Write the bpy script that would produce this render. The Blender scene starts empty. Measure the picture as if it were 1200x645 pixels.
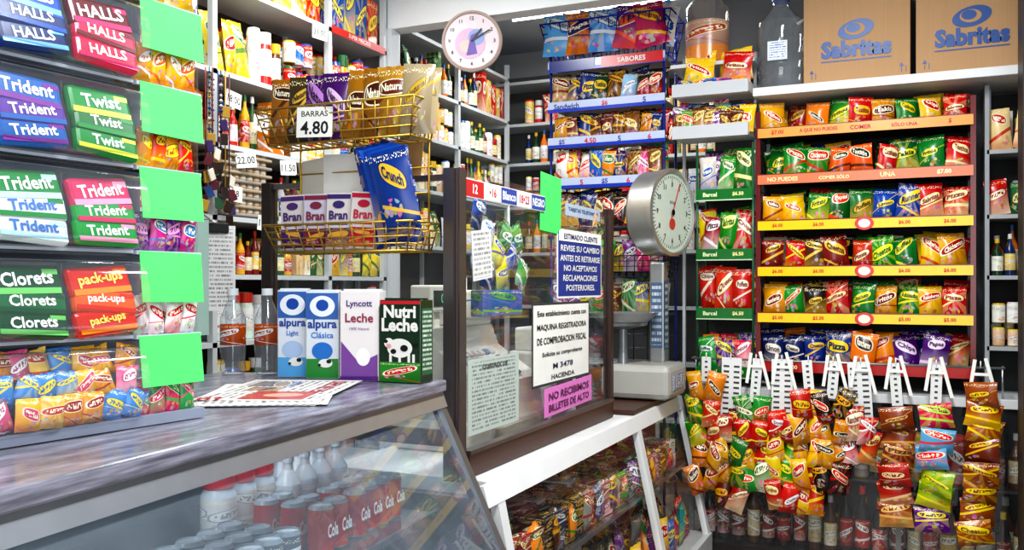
import bpy, bmesh, math, random
from mathutils import Matrix, Vector
rnd=random.Random(23)
sc=bpy.context.scene
sc.view_settings.view_transform='Standard'
try: sc.view_settings.look='Medium High Contrast'
except Exception: pass
sc.view_settings.exposure=0.25

def C(h,a=1.0):
    h=h.lstrip('#'); o=[]
    for i in (0,2,4):
        c=int(h[i:i+2],16)/255
        o.append(c/12.92 if c<=.04045 else ((c+.055)/1.055)**2.4)
    return (o[0],o[1],o[2],a)
T=Matrix.Translation
def R(a,ax='Z'): return Matrix.Rotation(math.radians(a),4,ax)
def F(x,y,z,ang=0,tilt=0,roll=0): return T((x,y,z))@R(ang)@R(90,'X')@R(tilt,'X')@R(roll,'Z')
def U(x,y,z,ang=0): return T((x,y,z))@R(ang)
UP=R(-90,'X')

# ------------------------------------------------------------ materials
class NT:
    def __init__(s,name):
        s.m=bpy.data.materials.new(name); s.m.use_nodes=True
        s.t=s.m.node_tree; s.t.nodes.clear()
        s.out=s.n('ShaderNodeOutputMaterial')
    def n(s,ty,**k):
        x=s.t.nodes.new(ty)
        for a,b in k.items(): setattr(x,a,b)
        return x
    def L(s,a,b): s.t.links.new(a,b)
    def inp(s,node,i,v):
        if hasattr(v,'node'): s.L(v,node.inputs[i])
        else: node.inputs[i].default_value=v
    def M(s,op,a,b=0.0,c=None):
        x=s.n('ShaderNodeMath',operation=op); s.inp(x,0,a); s.inp(x,1,b)
        if c is not None: s.inp(x,2,c)
        return x.outputs[0]
    def mix(s,f,a,b,bt='MIX'):
        x=s.n('ShaderNodeMix',data_type='RGBA',blend_type=bt)
        s.inp(x,0,f); s.inp(x,6,a); s.inp(x,7,b); return x.outputs[2]
    def attr(s,nm): return s.n('ShaderNodeAttribute',attribute_name=nm)
    def comb(s,x,y,z=0.0):
        c=s.n('ShaderNodeCombineXYZ'); s.inp(c,0,x); s.inp(c,1,y); s.inp(c,2,z); return c.outputs[0]
    def noise(s,vec,scale,detail=2.0):
        x=s.n('ShaderNodeTexNoise'); s.L(vec,x.inputs['Vector']); x.inputs['Scale'].default_value=scale
        x.inputs['Detail'].default_value=detail; return x.outputs['Fac'],x.outputs['Color']
    def pr(s,col,rough=.5,metal=0.0,spec=.5,normal=None):
        p=s.n('ShaderNodeBsdfPrincipled'); s.inp(p,'Base Color',col); s.inp(p,'Roughness',rough)
        p.inputs['Metallic'].default_value=metal; p.inputs['Specular IOR Level'].default_value=spec
        if normal is not None: s.L(normal,p.inputs['Normal'])
        return p.outputs[0]
    def bump(s,h,st=.2,d=.01):
        b=s.n('ShaderNodeBump'); s.L(h,b.inputs['Height']); b.inputs['Strength'].default_value=st
        b.inputs['Distance'].default_value=d; return b.outputs[0]
    def done(s,sh): s.L(sh,s.out.inputs[0]); return s.m
MATS={}
def simple(name,rough,metal=0.0,var=.12,sc_=9.0,bmp=0):
    k=NT(name); a=k.attr('c1'); tc=k.n('ShaderNodeTexCoord').outputs['Object']
    f,_=k.noise(tc,sc_,3.0)
    v=k.M('MULTIPLY_ADD',f,var*2,1-var)
    col=k.mix(1.0,a.outputs['Color'],k.comb(v,v,v),'MULTIPLY')
    nm=None
    if bmp:
        f2,_=k.noise(tc,sc_*8,2.0); nm=k.bump(f2,bmp,.004)
    MATS[name]=k.done(k.pr(col,rough,metal,.5,nm))
simple('matte',.65); simple('gloss',.22,0,.06); simple('metal',.33,.85,.1,14); simple('satin',.42,0,.08)
simple('wall',.8,0,.10,2.5,.15)
def pack():
    k=NT('pack'); a1=k.attr('c1'); a2=k.attr('c2'); uv=k.n('ShaderNodeUVMap').outputs[0]
    sp=k.n('ShaderNodeSeparateXYZ'); k.L(uv,sp.inputs[0]); u,v=sp.outputs[0],sp.outputs[1]
    seed=a1.outputs['Alpha']; c1=a1.outputs['Color']; c2=a2.outputs['Color']
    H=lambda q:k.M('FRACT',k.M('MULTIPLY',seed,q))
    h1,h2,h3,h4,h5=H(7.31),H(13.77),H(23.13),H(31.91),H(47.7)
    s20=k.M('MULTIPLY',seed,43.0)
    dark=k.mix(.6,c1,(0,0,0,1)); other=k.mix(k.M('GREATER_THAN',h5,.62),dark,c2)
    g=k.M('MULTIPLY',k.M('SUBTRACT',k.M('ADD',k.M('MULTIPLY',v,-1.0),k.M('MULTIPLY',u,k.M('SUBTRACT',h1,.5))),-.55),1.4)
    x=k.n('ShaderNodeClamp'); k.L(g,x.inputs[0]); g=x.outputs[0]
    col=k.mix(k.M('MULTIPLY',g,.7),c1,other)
    uc=k.M('SUBTRACT',u,.5); cv=k.M('MULTIPLY_ADD',h3,.28,.50); vc=k.M('SUBTRACT',v,cv)
    ang=k.M('ARCTAN2',vc,uc); ray=k.M('GREATER_THAN',k.M('SINE',k.M('MULTIPLY',ang,k.M('ROUND',k.M('MULTIPLY_ADD',h4,8.0,5.0)))),.2)
    col=k.mix(k.M('MULTIPLY',k.M('MULTIPLY',ray,k.M('GREATER_THAN',h2,.7)),.25),col,c2)
    vor=k.n('ShaderNodeTexVoronoi'); k.L(k.comb(k.M('ADD',u,s20),k.M('MULTIPLY',v,1.3)),vor.inputs['Vector']); vor.inputs['Scale'].default_value=6.5
    warm=k.mix(.45,vor.outputs['Color'],k.mix(h2,C('#e8a030'),C('#b83a18')))
    px=k.M('SUBTRACT',u,k.M('MULTIPLY_ADD',h5,.4,.3)); py=k.M('SUBTRACT',v,k.M('MULTIPLY_ADD',h1,.1,.2))
    pd=k.M('ADD',k.M('POWER',k.M('ABSOLUTE',k.M('DIVIDE',px,.30)),2.0),k.M('POWER',k.M('ABSOLUTE',k.M('DIVIDE',py,.14)),2.0))
    m0=k.M('MULTIPLY',k.M('LESS_THAN',pd,1.0),k.M('LESS_THAN',vor.outputs['Distance'],.5))
    col=k.mix(k.M('MULTIPLY',m0,.75),col,warm)
    st=k.M('ABSOLUTE',k.M('SUBTRACT',k.M('MULTIPLY_ADD',u,k.M('MULTIPLY',k.M('SUBTRACT',h4,.5),1.2),v),k.M('MULTIPLY_ADD',h2,.3,.2)))
    col=k.mix(k.M('MULTIPLY',k.M('LESS_THAN',st,k.M('MULTIPLY',h3,.05)),.9),col,c2)
    hw=k.M('MULTIPLY_ADD',h2,.16,.30); hh=k.M('MULTIPLY_ADD',h4,.09,.08)
    du=k.M('DIVIDE',uc,hw); dv=k.M('DIVIDE',k.M('SUBTRACT',vc,k.M('MULTIPLY',uc,k.M('SUBTRACT',h1,.5))),hh)
    rr=k.M('ADD',k.M('POWER',k.M('ABSOLUTE',du),2.6),k.M('POWER',k.M('ABSOLUTE',dv),2.6))
    lum=k.n('ShaderNodeRGBToBW'); k.L(c2,lum.inputs[0]); br=k.M('GREATER_THAN',lum.outputs[0],.3)
    ink=k.mix(br,C('#fbf4d8'),k.mix(.45,c1,(.02,.01,.05,1)))
    col=k.mix(k.M('LESS_THAN',rr,1.4),col,ink); col=k.mix(k.M('LESS_THAN',rr,1.0),col,c2)
    nf,_=k.noise(k.comb(k.M('ADD',k.M('MULTIPLY',u,9.0),s20),k.M('MULTIPLY',dv,.9)),1.7,.6)
    m2=k.M('MULTIPLY',k.M('LESS_THAN',k.M('ABSOLUTE',dv),.52),k.M('MULTIPLY',k.M('LESS_THAN',k.M('ABSOLUTE',du),.82),k.M('GREATER_THAN',nf,.49)))
    col=k.mix(k.M('MULTIPLY',m2,a2.outputs['Alpha']),col,ink)
    n3,_=k.noise(k.comb(k.M('ADD',k.M('MULTIPLY',u,26.0),s20),k.M('MULTIPLY',v,34.0)),1.0,0.0)
    m3=k.M('MULTIPLY',k.M('GREATER_THAN',n3,.60),k.M('MULTIPLY',k.M('GREATER_THAN',v,.86),k.M('LESS_THAN',v,.94)))
    col=k.mix(m3,col,C('#fff7d0'))
    hs=k.n('ShaderNodeHueSaturation'); hs.inputs['Saturation'].default_value=1.06; hs.inputs['Value'].default_value=1.0; k.L(col,hs.inputs['Color'])
    MATS['pack']=k.done(k.pr(hs.outputs[0],.27,0,.55))
pack()
def prt():
    k=NT('print'); a1=k.attr('c1'); a2=k.attr('c2'); uv=k.n('ShaderNodeUVMap').outputs[0]
    sp=k.n('ShaderNodeSeparateXYZ'); k.L(uv,sp.inputs[0]); u,v=sp.outputs[0],sp.outputs[1]
    n=k.M('MULTIPLY',a1.outputs['Alpha'],40.0)
    vv=k.M('MULTIPLY',v,n); row=k.M('FLOOR',vv); fr=k.M('FRACT',vv)
    nf,_=k.noise(k.comb(k.M('MULTIPLY',u,k.M('MULTIPLY',n,3.2)),k.M('MULTIPLY',row,7.3)),1.0,0.0)
    m=k.M('MULTIPLY',k.M('GREATER_THAN',nf,.47),k.M('LESS_THAN',fr,.5))
    m=k.M('MULTIPLY',m,k.M('LESS_THAN',k.M('ABSOLUTE',k.M('SUBTRACT',u,.5)),.43))
    m=k.M('MULTIPLY',m,k.M('LESS_THAN',k.M('ABSOLUTE',k.M('SUBTRACT',v,.5)),.46))
    MATS['print']=k.done(k.pr(k.mix(k.M('MULTIPLY',m,.85),a1.outputs['Color'],a2.outputs['Color']),.55))
prt()
def glassy(name,haze,tint,refl=1.0,rough=.02,usec=False,hc=(.7,.76,.82,1)):
    k=NT(name); lw=k.n('ShaderNodeLayerWeight'); lw.inputs[0].default_value=.5
    fr=k.M('MULTIPLY_ADD',k.M('POWER',lw.outputs['Facing'],4.5),.85,.04)
    tr=k.n('ShaderNodeBsdfTransparent')
    if usec: k.L(k.attr('c1').outputs['Color'],tr.inputs[0])
    else: tr.inputs[0].default_value=tint
    gl=k.n('ShaderNodeBsdfGlossy'); gl.inputs['Roughness'].default_value=rough
    df=k.n('ShaderNodeBsdfDiffuse'); df.inputs[0].default_value=hc
    tc=k.n('ShaderNodeTexCoord').outputs['Object']; nf,_=k.noise(tc,5.0,4.0)
    m1=k.n('ShaderNodeMixShader'); k.inp(m1,0,k.M('MULTIPLY',nf,haze)); k.L(tr.outputs[0],m1.inputs[1]); k.L(df.outputs[0],m1.inputs[2])
    m2=k.n('ShaderNodeMixShader'); k.inp(m2,0,k.M('MULTIPLY',fr,refl)); k.L(m1.outputs[0],m2.inputs[1]); k.L(gl.outputs[0],m2.inputs[2])
    MATS[name]=k.done(m2.outputs[0])
glassy('glass',.03,(.97,.98,.98,1),.7); glassy('deliglass',.24,(.82,.90,.96,1),1.6,.02,False,(.58,.70,.82,1))
glassy('plastic',.08,(.97,.98,.99,1),2.0,.07); glassy('liquid',.20,(1,1,1,1),1.6,.04,True,(.8,.85,.9,1))
def wood():
    k=NT('wood'); a=k.attr('c1'); tc=k.n('ShaderNodeTexCoord').outputs['Object']
    mp=k.n('ShaderNodeMapping'); k.L(tc,mp.inputs[0]); mp.inputs['Scale'].default_value=(6,1.0,30)
    f,_=k.noise(mp.outputs[0],4.0,5.0)
    MATS['wood']=k.done(k.pr(k.mix(f,k.mix(.6,a.outputs['Color'],(0,0,0,1)),a.outputs['Color']),.4,0,.5,k.bump(f,.15,.003)))
wood()
def marble():
    k=NT('marble'); a=k.attr('c1'); tc=k.n('ShaderNodeTexCoord').outputs['Object']
    mp=k.n('ShaderNodeMapping'); k.L(tc,mp.inputs[0]); mp.inputs['Scale'].default_value=(12,3.0,40)
    f,_=k.noise(mp.outputs[0],2.5,6.0); g=k.M('POWER',f,2.0)
    c=k.mix(k.M('MULTIPLY',g,1.8),C('#3a3946'),a.outputs['Color'])
    MATS['marble']=k.done(k.pr(c,.22,0,.7))
marble()
def emit():
    k=NT('emit'); e=k.n('ShaderNodeEmission'); e.inputs[0].default_value=(1,1,.98,1); e.inputs[1].default_value=6; MATS['emit']=k.done(e.outputs[0])
emit()
def cardb():
    k=NT('cardboard'); a=k.attr('c1'); tc=k.n('ShaderNodeTexCoord').outputs['Object']
    mp=k.n('ShaderNodeMapping'); k.L(tc,mp.inputs[0]); mp.inputs['Scale'].default_value=(120,120,2)
    f,_=k.noise(mp.outputs[0],1.0,2.0); v=k.M('MULTIPLY_ADD',f,.16,.92)
    MATS['cardboard']=k.done(k.pr(k.mix(1.0,a.outputs['Color'],k.comb(v,v,v),'MULTIPLY'),.75))
cardb()
def tiles():
    k=NT('floor_tiles'); tc=k.n('ShaderNodeTexCoord').outputs['Object']
    b=k.n('ShaderNodeTexBrick'); k.L(tc,b.inputs[0]); b.inputs['Color1'].default_value=C('#8a837a'); b.inputs['Color2'].default_value=C('#7c756c')
    b.inputs['Mortar'].default_value=C('#4a4744'); b.inputs['Scale'].default_value=1.0; b.offset=0
    b.inputs['Brick Width'].default_value=.33; b.inputs['Row Height'].default_value=.33; b.inputs['Mortar Size'].default_value=.006
    MATS['floor_tiles']=k.done(k.pr(b.outputs[0],.35))
tiles()

# ------------------------------------------------------------ mesh builder
_bc={}
def boxgeo(sx,sy,sz,b):
    key=(round(sx,4),round(sy,4),round(sz,4),round(b,4))
    if key in _bc: return _bc[key]
    bm=bmesh.new(); bmesh.ops.create_cube(bm,size=1)
    for v in bm.verts: v.co=Vector((v.co.x*sx,v.co.y*sy,v.co.z*sz))
    if b>0: bmesh.ops.bevel(bm,geom=list(bm.edges),offset=min(b,.45*min(sx,sy,sz)),segments=2,affect='EDGES',profile=.5)
    bm.normal_update(); bm.verts.index_update()
    vs=[v.co.copy() for v in bm.verts]; fs=[]; uv=[]
    for f in bm.faces:
        n=f.normal; fs.append([v.index for v in f.verts]); q=[]
        ax=max(range(3),key=lambda i:abs(n[i]))
        for v in f.verts:
            x,y,z=v.co.x/sx+.5,v.co.y/sy+.5,v.co.z/sz+.5
            q.append((x,y) if ax==2 else ((z,y) if ax==0 else (x,z)))
        uv.append(q)
    bm.free(); _bc[key]=(vs,fs,uv); return _bc[key]
_tc={}
def textgeo(s,bold):
    if (s,bold) in _tc: return _tc[(s,bold)]
    cu=bpy.data.curves.new('t','FONT'); cu.body=s; cu.size=1; cu.align_x='CENTER'; cu.align_y='CENTER'; cu.offset=bold; cu.resolution_u=2
    ob=bpy.data.objects.new('t',cu); sc.collection.objects.link(ob)
    dg=bpy.context.evaluated_depsgraph_get(); me=bpy.data.meshes.new_from_object(ob.evaluated_get(dg))
    vs=[v.co.copy() for v in me.vertices]; fs=[list(p.vertices) for p in me.polygons]
    bpy.data.objects.remove(ob); bpy.data.curves.remove(cu); bpy.data.meshes.remove(me)
    if vs:
        x0=min(v.x for v in vs); x1=max(v.x for v in vs); y0=min(v.y for v in vs); y1=max(v.y for v in vs)
        c=Vector(((x0+x1)/2,(y0+y1)/2,0)); vs=[v-c for v in vs]; _tc[(s,bold)]=(vs,fs,x1-x0,y1-y0)
    else: _tc[(s,bold)]=([],[],1,1)
    return _tc[(s,bold)]
W_=C('#ecece6'); K_=C('#141416')
class MB:
    def __init__(s): s.v=[];s.f=[];s.mi=[];s.uv=[];s.a=[];s.b=[];s.sm=[];s.mats=[]
    def add(s,M,vs,fs,mat,c1,c2=None,uv=None,smooth=False):
        o=len(s.v); s.v.extend([M@Vector(v) for v in vs])
        if mat not in s.mats: s.mats.append(mat)
        k=s.mats.index(mat); c2=c2 or W_
        for i,f in enumerate(fs):
            s.f.append([o+j for j in f]); s.mi.append(k); s.sm.append(smooth)
            s.uv.extend(uv[i] if uv else [(0.5,0.5)]*len(f)); s.a.extend([c1]*len(f)); s.b.extend([c2]*len(f))
    def box(s,M,sx,sy,sz,mat='matte',c1=W_,c2=None,b=0.0):
        vs,fs,uv=boxgeo(sx,sy,sz,b); s.add(M,vs,fs,mat,c1,c2,uv,False)
    def abox(s,x0,x1,y0,y1,z0,z1,mat='matte',c1=W_,c2=None,b=0.0,M=None):
        M=M or Matrix.Identity(4)
        s.box(M@T(((x0+x1)/2,(y0+y1)/2,(z0+z1)/2)),abs(x1-x0),abs(y1-y0),abs(z1-z0),mat,c1,c2,b)
    def quad(s,M,w,h,mat,c1,c2=None,x=0,y=0):
        vs=[(x-w/2,y-h/2,0),(x+w/2,y-h/2,0),(x+w/2,y+h/2,0),(x-w/2,y+h/2,0)]
        s.add(M,vs,[[0,1,2,3]],mat,c1,c2,[[(0,0),(1,0),(1,1),(0,1)]])
    def poly(s,M,vs,fs,mat,c1,c2=None): s.add(M,vs,fs,mat,c1,c2)
    def lathe(s,M,prof,mat,c1,c2=None,seg=18,smooth=True):
        n=len(prof); H=max(p[1] for p in prof)-min(p[1] for p in prof) or 1; z0=min(p[1] for p in prof)
        for i in range(n-1):
            p,q=prof[i],prof[i+1]; c=p[2] if len(p)>2 and p[2] else c1; m=p[3] if len(p)>3 else mat
            vs=[];fs=[];uv=[]
            for j in range(seg):
                a=2*math.pi*j/seg; ca,sa=math.cos(a),math.sin(a)
                vs.append((p[0]*ca,p[0]*sa,p[1])); vs.append((q[0]*ca,q[0]*sa,q[1]))
            for j in range(seg):
                k=(j+1)%seg; fs.append([2*j,2*k,2*k+1,2*j+1])
                ua,ub=(j/seg*2)%1,(j/seg*2)%1+2/seg
                va,vb=(p[1]-z0)/H,(q[1]-z0)/H
                if m=='pack': va,vb=0,1
                uv.append([(ua,va),(ub,va),(ub,vb),(ua,vb)])
            s.add(M,vs,fs,m,c,c2,uv,smooth and abs(p[0]-q[0])<abs(p[1]-q[1])*3+1e-6)
    def tube(s,M,pts,r,mat='metal',c1=C('#c8c8c8'),seg=6):
        for a,b in zip(pts[:-1],pts[1:]):
            a,b=Vector(a),Vector(b); d=b-a; L=d.length
            if L<1e-6: continue
            q=d.to_track_quat('Z','Y').to_matrix().to_4x4(); MM=M@T(a)@q
            vs=[];fs=[]
            for j in range(seg):
                t=2*math.pi*j/seg; vs+=[(r*math.cos(t),r*math.sin(t),0),(r*math.cos(t),r*math.sin(t),L)]
            for j in range(seg):
                k=(j+1)%seg; fs.append([2*j,2*k,2*k+1,2*j+1])
            fs.append([2*j for j in range(seg)][::-1]); fs.append([2*j+1 for j in range(seg)])
            s.add(MM,vs,fs,mat,c1,smooth=True)
    def text(s,M,t,h=None,w=None,c1=K_,bold=.012,mat='satin',x=0,y=0,z=.0012,maxw=None):
        vs,fs,tw,th=textgeo(t,bold)
        if not vs: return
        sy=(h/th) if h else w/tw; sx=(w/tw) if w else sy
        if maxw and sx*tw>maxw: sx=maxw/tw
        s.add(M@T((x,y,z)),[(v.x*sx,v.y*sy,0) for v in vs],fs,mat,c1)
    def disc(s,M,r,mat,c1,c2=None,seg=28,sx=1):
        vs=[(r*sx*math.cos(2*math.pi*j/seg),r*math.sin(2*math.pi*j/seg),0) for j in range(seg)]
        s.add(M,vs,[list(range(seg))],mat,c1,c2,[[(v[0]/r/sx/2+.5,v[1]/r/2+.5) for v in vs]])
    def obj(s,name):
        vs=s.v; x0=min(v.x for v in vs);x1=max(v.x for v in vs);y0=min(v.y for v in vs);y1=max(v.y for v in vs);z0=min(v.z for v in vs)
        o=Vector(((x0+x1)/2,(y0+y1)/2,z0))
        me=bpy.data.meshes.new(name); me.from_pydata([tuple(v-o) for v in vs],[],s.f)
        for m in s.mats: me.materials.append(MATS[m])
        me.polygons.foreach_set('material_index',s.mi); me.polygons.foreach_set('use_smooth',s.sm)
        ul=me.uv_layers.new(name='UVMap'); ul.data.foreach_set('uv',[c for p in s.uv for c in p])
        for nm,d in (('c1',s.a),('c2',s.b)):
            at=me.color_attributes.new(name=nm,type='FLOAT_COLOR',domain='CORNER'); at.data.foreach_set('color',[c for p in d for c in p])
        me.update(); ob=bpy.data.objects.new(name,me); ob.location=o; sc.collection.objects.link(ob); return ob

VV=[0,.045,.10,.22,.36,.5,.64,.78,.9,.955,1]
def bag(mb,M,w,h,t,c1,c2,label=None,lc=None):
    sd=rnd.random(); n=6; c1=(c1[0],c1[1],c1[2],sd); p=rnd.random()*6
    def surf(u,v,side=1):
        a=2*u-1; b=2*v-1; pv=max(0,1-(abs(b)/.93)**3.2)**.7 if abs(b)<.92 else 0
        pu=max(0,1-abs(a)**2.4)**.75
        wr=1+.14*math.sin(u*15+p*3+v*4)*(.4+abs(b))+.09*math.sin(v*19+p)
        return (a*w/2*(1-.07*(1-b*b)), v*h, side*t/2*pu*pv*wr+.004*math.sin(u*20+p)*(1-pv))
    vs=[];fs=[];uv=[]
    for side in (1,-1):
        o=len(vs)
        for v in VV:
            for i in range(n+1): vs.append(surf(i/n,v,side))
        for j in range(len(VV)-1):
            for i in range(n):
                q=[o+j*(n+1)+i,o+j*(n+1)+i+1,o+(j+1)*(n+1)+i+1,o+(j+1)*(n+1)+i]
                qq=[(i/n,VV[j]),((i+1)/n,VV[j]),((i+1)/n,VV[j+1]),(i/n,VV[j+1])]
                if side<0: q=q[::-1]; qq=qq[::-1]
                fs.append(q); uv.append(qq)
    if label: c2=(c2[0],c2[1],c2[2],0.0)
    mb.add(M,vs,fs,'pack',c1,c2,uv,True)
    if label:
        h1,h2,h3,h4=[(sd*q)%1 for q in(7.31,13.77,23.13,31.91)]
        tv,tf,tw,th=textgeo(label,.03); hw=.30+.16*h2; hh=.08+.09*h4; cv=.5+.28*h3
        lum=.3*c2[0]+.6*c2[1]+.1*c2[2]
        ink=tuple(.4*x for x in c1[:3])+(1,) if lum>.3 else C('#fbf4d8')
        if lc: ink=lc
        out=[]
        for q in tv:
            u=.5+q.x/tw*2*hw*.82; v=cv+(h1-.5)*(u-.5)+q.y/th*hh*1.15
            s_=surf(u,v); out.append((s_[0],s_[1],s_[2]+.0022+t*.02))
        mb.add(M,out,tf,'satin',ink)
def P(*a): return [(C(a[i]),C(a[i+1])) for i in range(0,len(a),2)]
WORDS=['Fritos','Ruffles','Doritos','Chips','Takis','Cheetos','Runners','Churritos','Papas','Tostitos','Crujitos','Rancheros','Pizza','Poffets','Cacahuate','Chicharron','Adobadas','Limon','Queso','Sabritas']
def rowbags(mb,M,L,w,h,t,pal,layers=1,step=None,jit=1,labels=None,lz=.05,lean=-6,order=False,mess=0):
    step=step or w*.85
    for l in range(layers-1,-1,-1):
        n=max(1,int(L/step)); 
        for i in range(n):
            if l==0 and mess and rnd.random()<.06*mess: continue
            x=(i+.5)*L/n+rnd.uniform(-.008,.008)*jit
            c=pal[(i*len(pal)//n)%len(pal)] if order and rnd.random()<.6 else rnd.choice(pal)
            k=1+rnd.uniform(-.14,.08)*jit
            lb=rnd.choice(labels) if labels and l<2 else None
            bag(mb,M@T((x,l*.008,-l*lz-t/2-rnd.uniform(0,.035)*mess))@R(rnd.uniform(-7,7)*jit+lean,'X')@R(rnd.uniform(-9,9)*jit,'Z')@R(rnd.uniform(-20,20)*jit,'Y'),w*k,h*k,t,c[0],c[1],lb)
def rowboxes(mb,M,L,w,h,d,pal,layers=1,gap=.004,mat='pack',stack=1):
    for l in range(layers):
        x=0
        while x+w*.9<=L:
            ww=w*rnd.uniform(.8,1.1); hh=h*rnd.uniform(.8,1.08); c=rnd.choice(pal)
            for k in range(stack):
                cc=(c[0][0],c[0][1],c[0][2],rnd.random())
                mb.box(M@T((x+ww/2,hh/2+k*hh,-d/2-l*(d+.01)))@R(rnd.uniform(-6,6),'Y'),ww-gap,hh-.001,d,mat,cc,c[1],.002)
            x+=ww+gap
def bottle(mb,M,r,h,body,label,cap,kind='sauce',seg=14,lm='pack'):
    M=M@UP
    if kind=='sauce': pr=[(0,0),(r*.9,0,body),(r,.01*h,body),(r,h*.12,label,lm),(r,h*.52,body),(r*.95,h*.6,body),(r*.38,h*.78,body),(r*.32,h*.88,cap),(r*.42,h*.88,cap),(r*.40,h,cap),(0,h)]
    elif kind=='jar': pr=[(0,0),(r*.9,0,body),(r,.04*h,body),(r,h*.18,label,lm),(r,h*.68,body),(r*.85,h*.78,cap),(r*.92,h*.8,cap),(r*.92,h,cap),(0,h)]
    elif kind=='can': pr=[(0,0),(r*.88,0,cap),(r,.04*h,label,lm),(r,h*.92,cap),(r*.88,h*.985,cap),(r*.86,h,cap),(r*.8,h*.97,cap),(0,h*.965)]
    elif kind=='pet': pr=[(0,0),(r*.8,0,body,'liquid'),(r,.05*h,body,'liquid'),(r*.93,.15*h,body,'liquid'),(r,.25*h,body,'liquid'),(r,h*.34,label,lm),(r,h*.58,body,'liquid'),(r*.97,h*.66,body,'liquid'),(r*.4,h*.86,body,'liquid'),(r*.36,h*.92,cap),(r*.44,h*.92,cap),(r*.43,h,cap),(0,h)]
    mb.lathe(M,pr,'gloss',body,W_,seg)
def rowbottles(mb,M,L,r,h,kinds,pal,layers=1):
    for l in range(layers):
        x=r
        while x<L-r*.5:
            c=rnd.choice(pal); k=rnd.choice(kinds); q=rnd.uniform(.8,1.1); rr=r*rnd.uniform(.75,1.05)
            bottle(mb,M@T((x,0,-r-l*2.2*r)),rr*.95,h*q,c[0],(c[1][0],c[1][1],c[1][2],rnd.random()),c[2],k,12); x+=rr+r*1.02
def P3(*a): return [(C(a[i]),C(a[i+1]),C(a[i+2])) for i in range(0,len(a),3)]

CANDY=P('#d31f5a','#f6e51a','#2aa23a','#f03a2a','#f6c21a','#c5201f','#7b2a90','#f8f8f8','#f2f2ee','#d3202a','#1f62b8','#f8e04a','#f08a1a','#2a7a2a','#e84a8a','#ffffff','#5a2a1a','#e8b83a','#20a0a0','#f6e51a')
DARKC=P('#4a2312','#d8a030','#2a1a14','#c8281f','#6b1a1a','#e8d090','#1d3070','#e8c040','#7a4a1a','#f0d080','#22402a','#e0c040')
CER=P('#f2c51a','#c8201f','#f4f1e6','#d0302a','#d8261f','#f8e04a','#f8f4ea','#2050a0','#f4d84a','#206a30','#e8862a','#ffffff','#2050a0','#f8e04a')
def clutter(mb,M,L,hmax,pal3,pal2,layers=2):
    for l in range(layers):
        x=0.0
        while x<L-.06:
            t=rnd.random(); w=min(rnd.uniform(.12,.26),L-x); Q=M@T((x,0,-l*.11)); h=hmax*rnd.uniform(.72,.98)
            if t<.28: rowbottles(mb,Q,w,rnd.uniform(.026,.034),h,['sauce'],pal3)
            elif t<.42: rowbottles(mb,Q,w,rnd.uniform(.030,.042),h*.85,['jar','can'],pal3)
            elif t<.62:
                rowbottles(mb,Q,w,.033,h*.47,['can'],pal3); rowbottles(mb,Q@T((0,h*.52,0)),w,.033,h*.45,['can'],pal3)
            elif t<.85: rowboxes(mb,Q,w,rnd.uniform(.05,.1),h,.09,pal2)
            else: rowbags(mb,Q,w,.10,h*.85,.045,pal2,1,step=.075)
            x+=w+.004

# ------------------------------------------------------------ room
def room(name,*a,mat='wall',c=W_):
    m=MB(); m.abox(*a,mat,c); return m.obj(name)
room('floor',-3.3,1.3,-1.0,6.7,-.05,0,mat='floor_tiles')
room('ceiling',-3.3,1.3,-1.0,6.7,3.3,3.35,c=C('#aab0b5'))
room('wall_left',-3.2,-3.12,-1.0,6.7,0,3.3,c=C('#a0a4a4'))
room('wall_back',-3.12,-1.1,6.52,6.6,0,3.3,c=C('#a9adab'))
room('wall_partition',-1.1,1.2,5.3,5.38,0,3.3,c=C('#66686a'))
room('wall_side',-1.1,-1.03,5.38,6.52,0,3.3,c=C('#a4a8aa'))
room('wall_right',1.2,1.28,-1.0,5.38,0,3.3,c=C('#94989a'))
room('trim_1',-2.82,-.9,4.44,4.56,2.94,3.3,c=C('#e4e8e9'))
room('trim_2',-2.86,-2.78,4.42,4.5,0,2.94,c=C('#d0d4d5'))
m=MB(); m.abox(.40,.75,4.40,4.62,0,3.3,'satin',C('#17181b')); m.obj('door_frame_post')

# ------------------------------------------------------------ left wall shelf units
WH=C('#c8cdce')
def shelfunit(y0,y1,x0,x1,zs,name,ups):
    m=MB()
    for z in zs: m.abox(x0,x1,y0,y1,z-.022,z,'satin',WH)
    for y in ups: m.abox(x1-.03,x1,y-.014,y+.014,0,3.1,'satin',WH); m.abox(x0,x0+.03,y-.014,y+.014,0,3.1,'satin',WH)
    m.abox(x0,x0+.01,y0,y1,0,3.1,'matte',C('#3a3028'))  # back panel, coloured dark to give shadow behind the goods
    return m.obj(name)
ZS=[.5,.9,1.2,1.5,1.76,2.08,2.40,2.80]
shelfunit(2.2,4.40,-3.11,-2.80,ZS,'shelving_unit',[2.214,3.02,3.86,4.386])
shelfunit(4.52,6.1,-3.11,-2.80,[.5,.9,1.3,1.7,2.05,2.38,2.68,3.0],'shelving_unit',[4.534,5.3,6.086])
m=MB()
for z in [.5,.9,1.3,1.7,2.05,2.38,2.68,3.0]: m.abox(-3.1,-1.12,6.22,6.51,z-.022,z,'satin',WH)
for x in (-3.086,-2.35,-1.7,-1.134): m.abox(x-.014,x+.014,6.22,6.25,0,3.1,'satin',WH); m.abox(x-.014,x+.014,6.48,6.51,0,3.1,'satin',WH)
m.abox(-3.1,-1.12,6.50,6.51,0,3.1,'matte',C('#5a5c5a'))
m.obj('shelving_unit')
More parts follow.
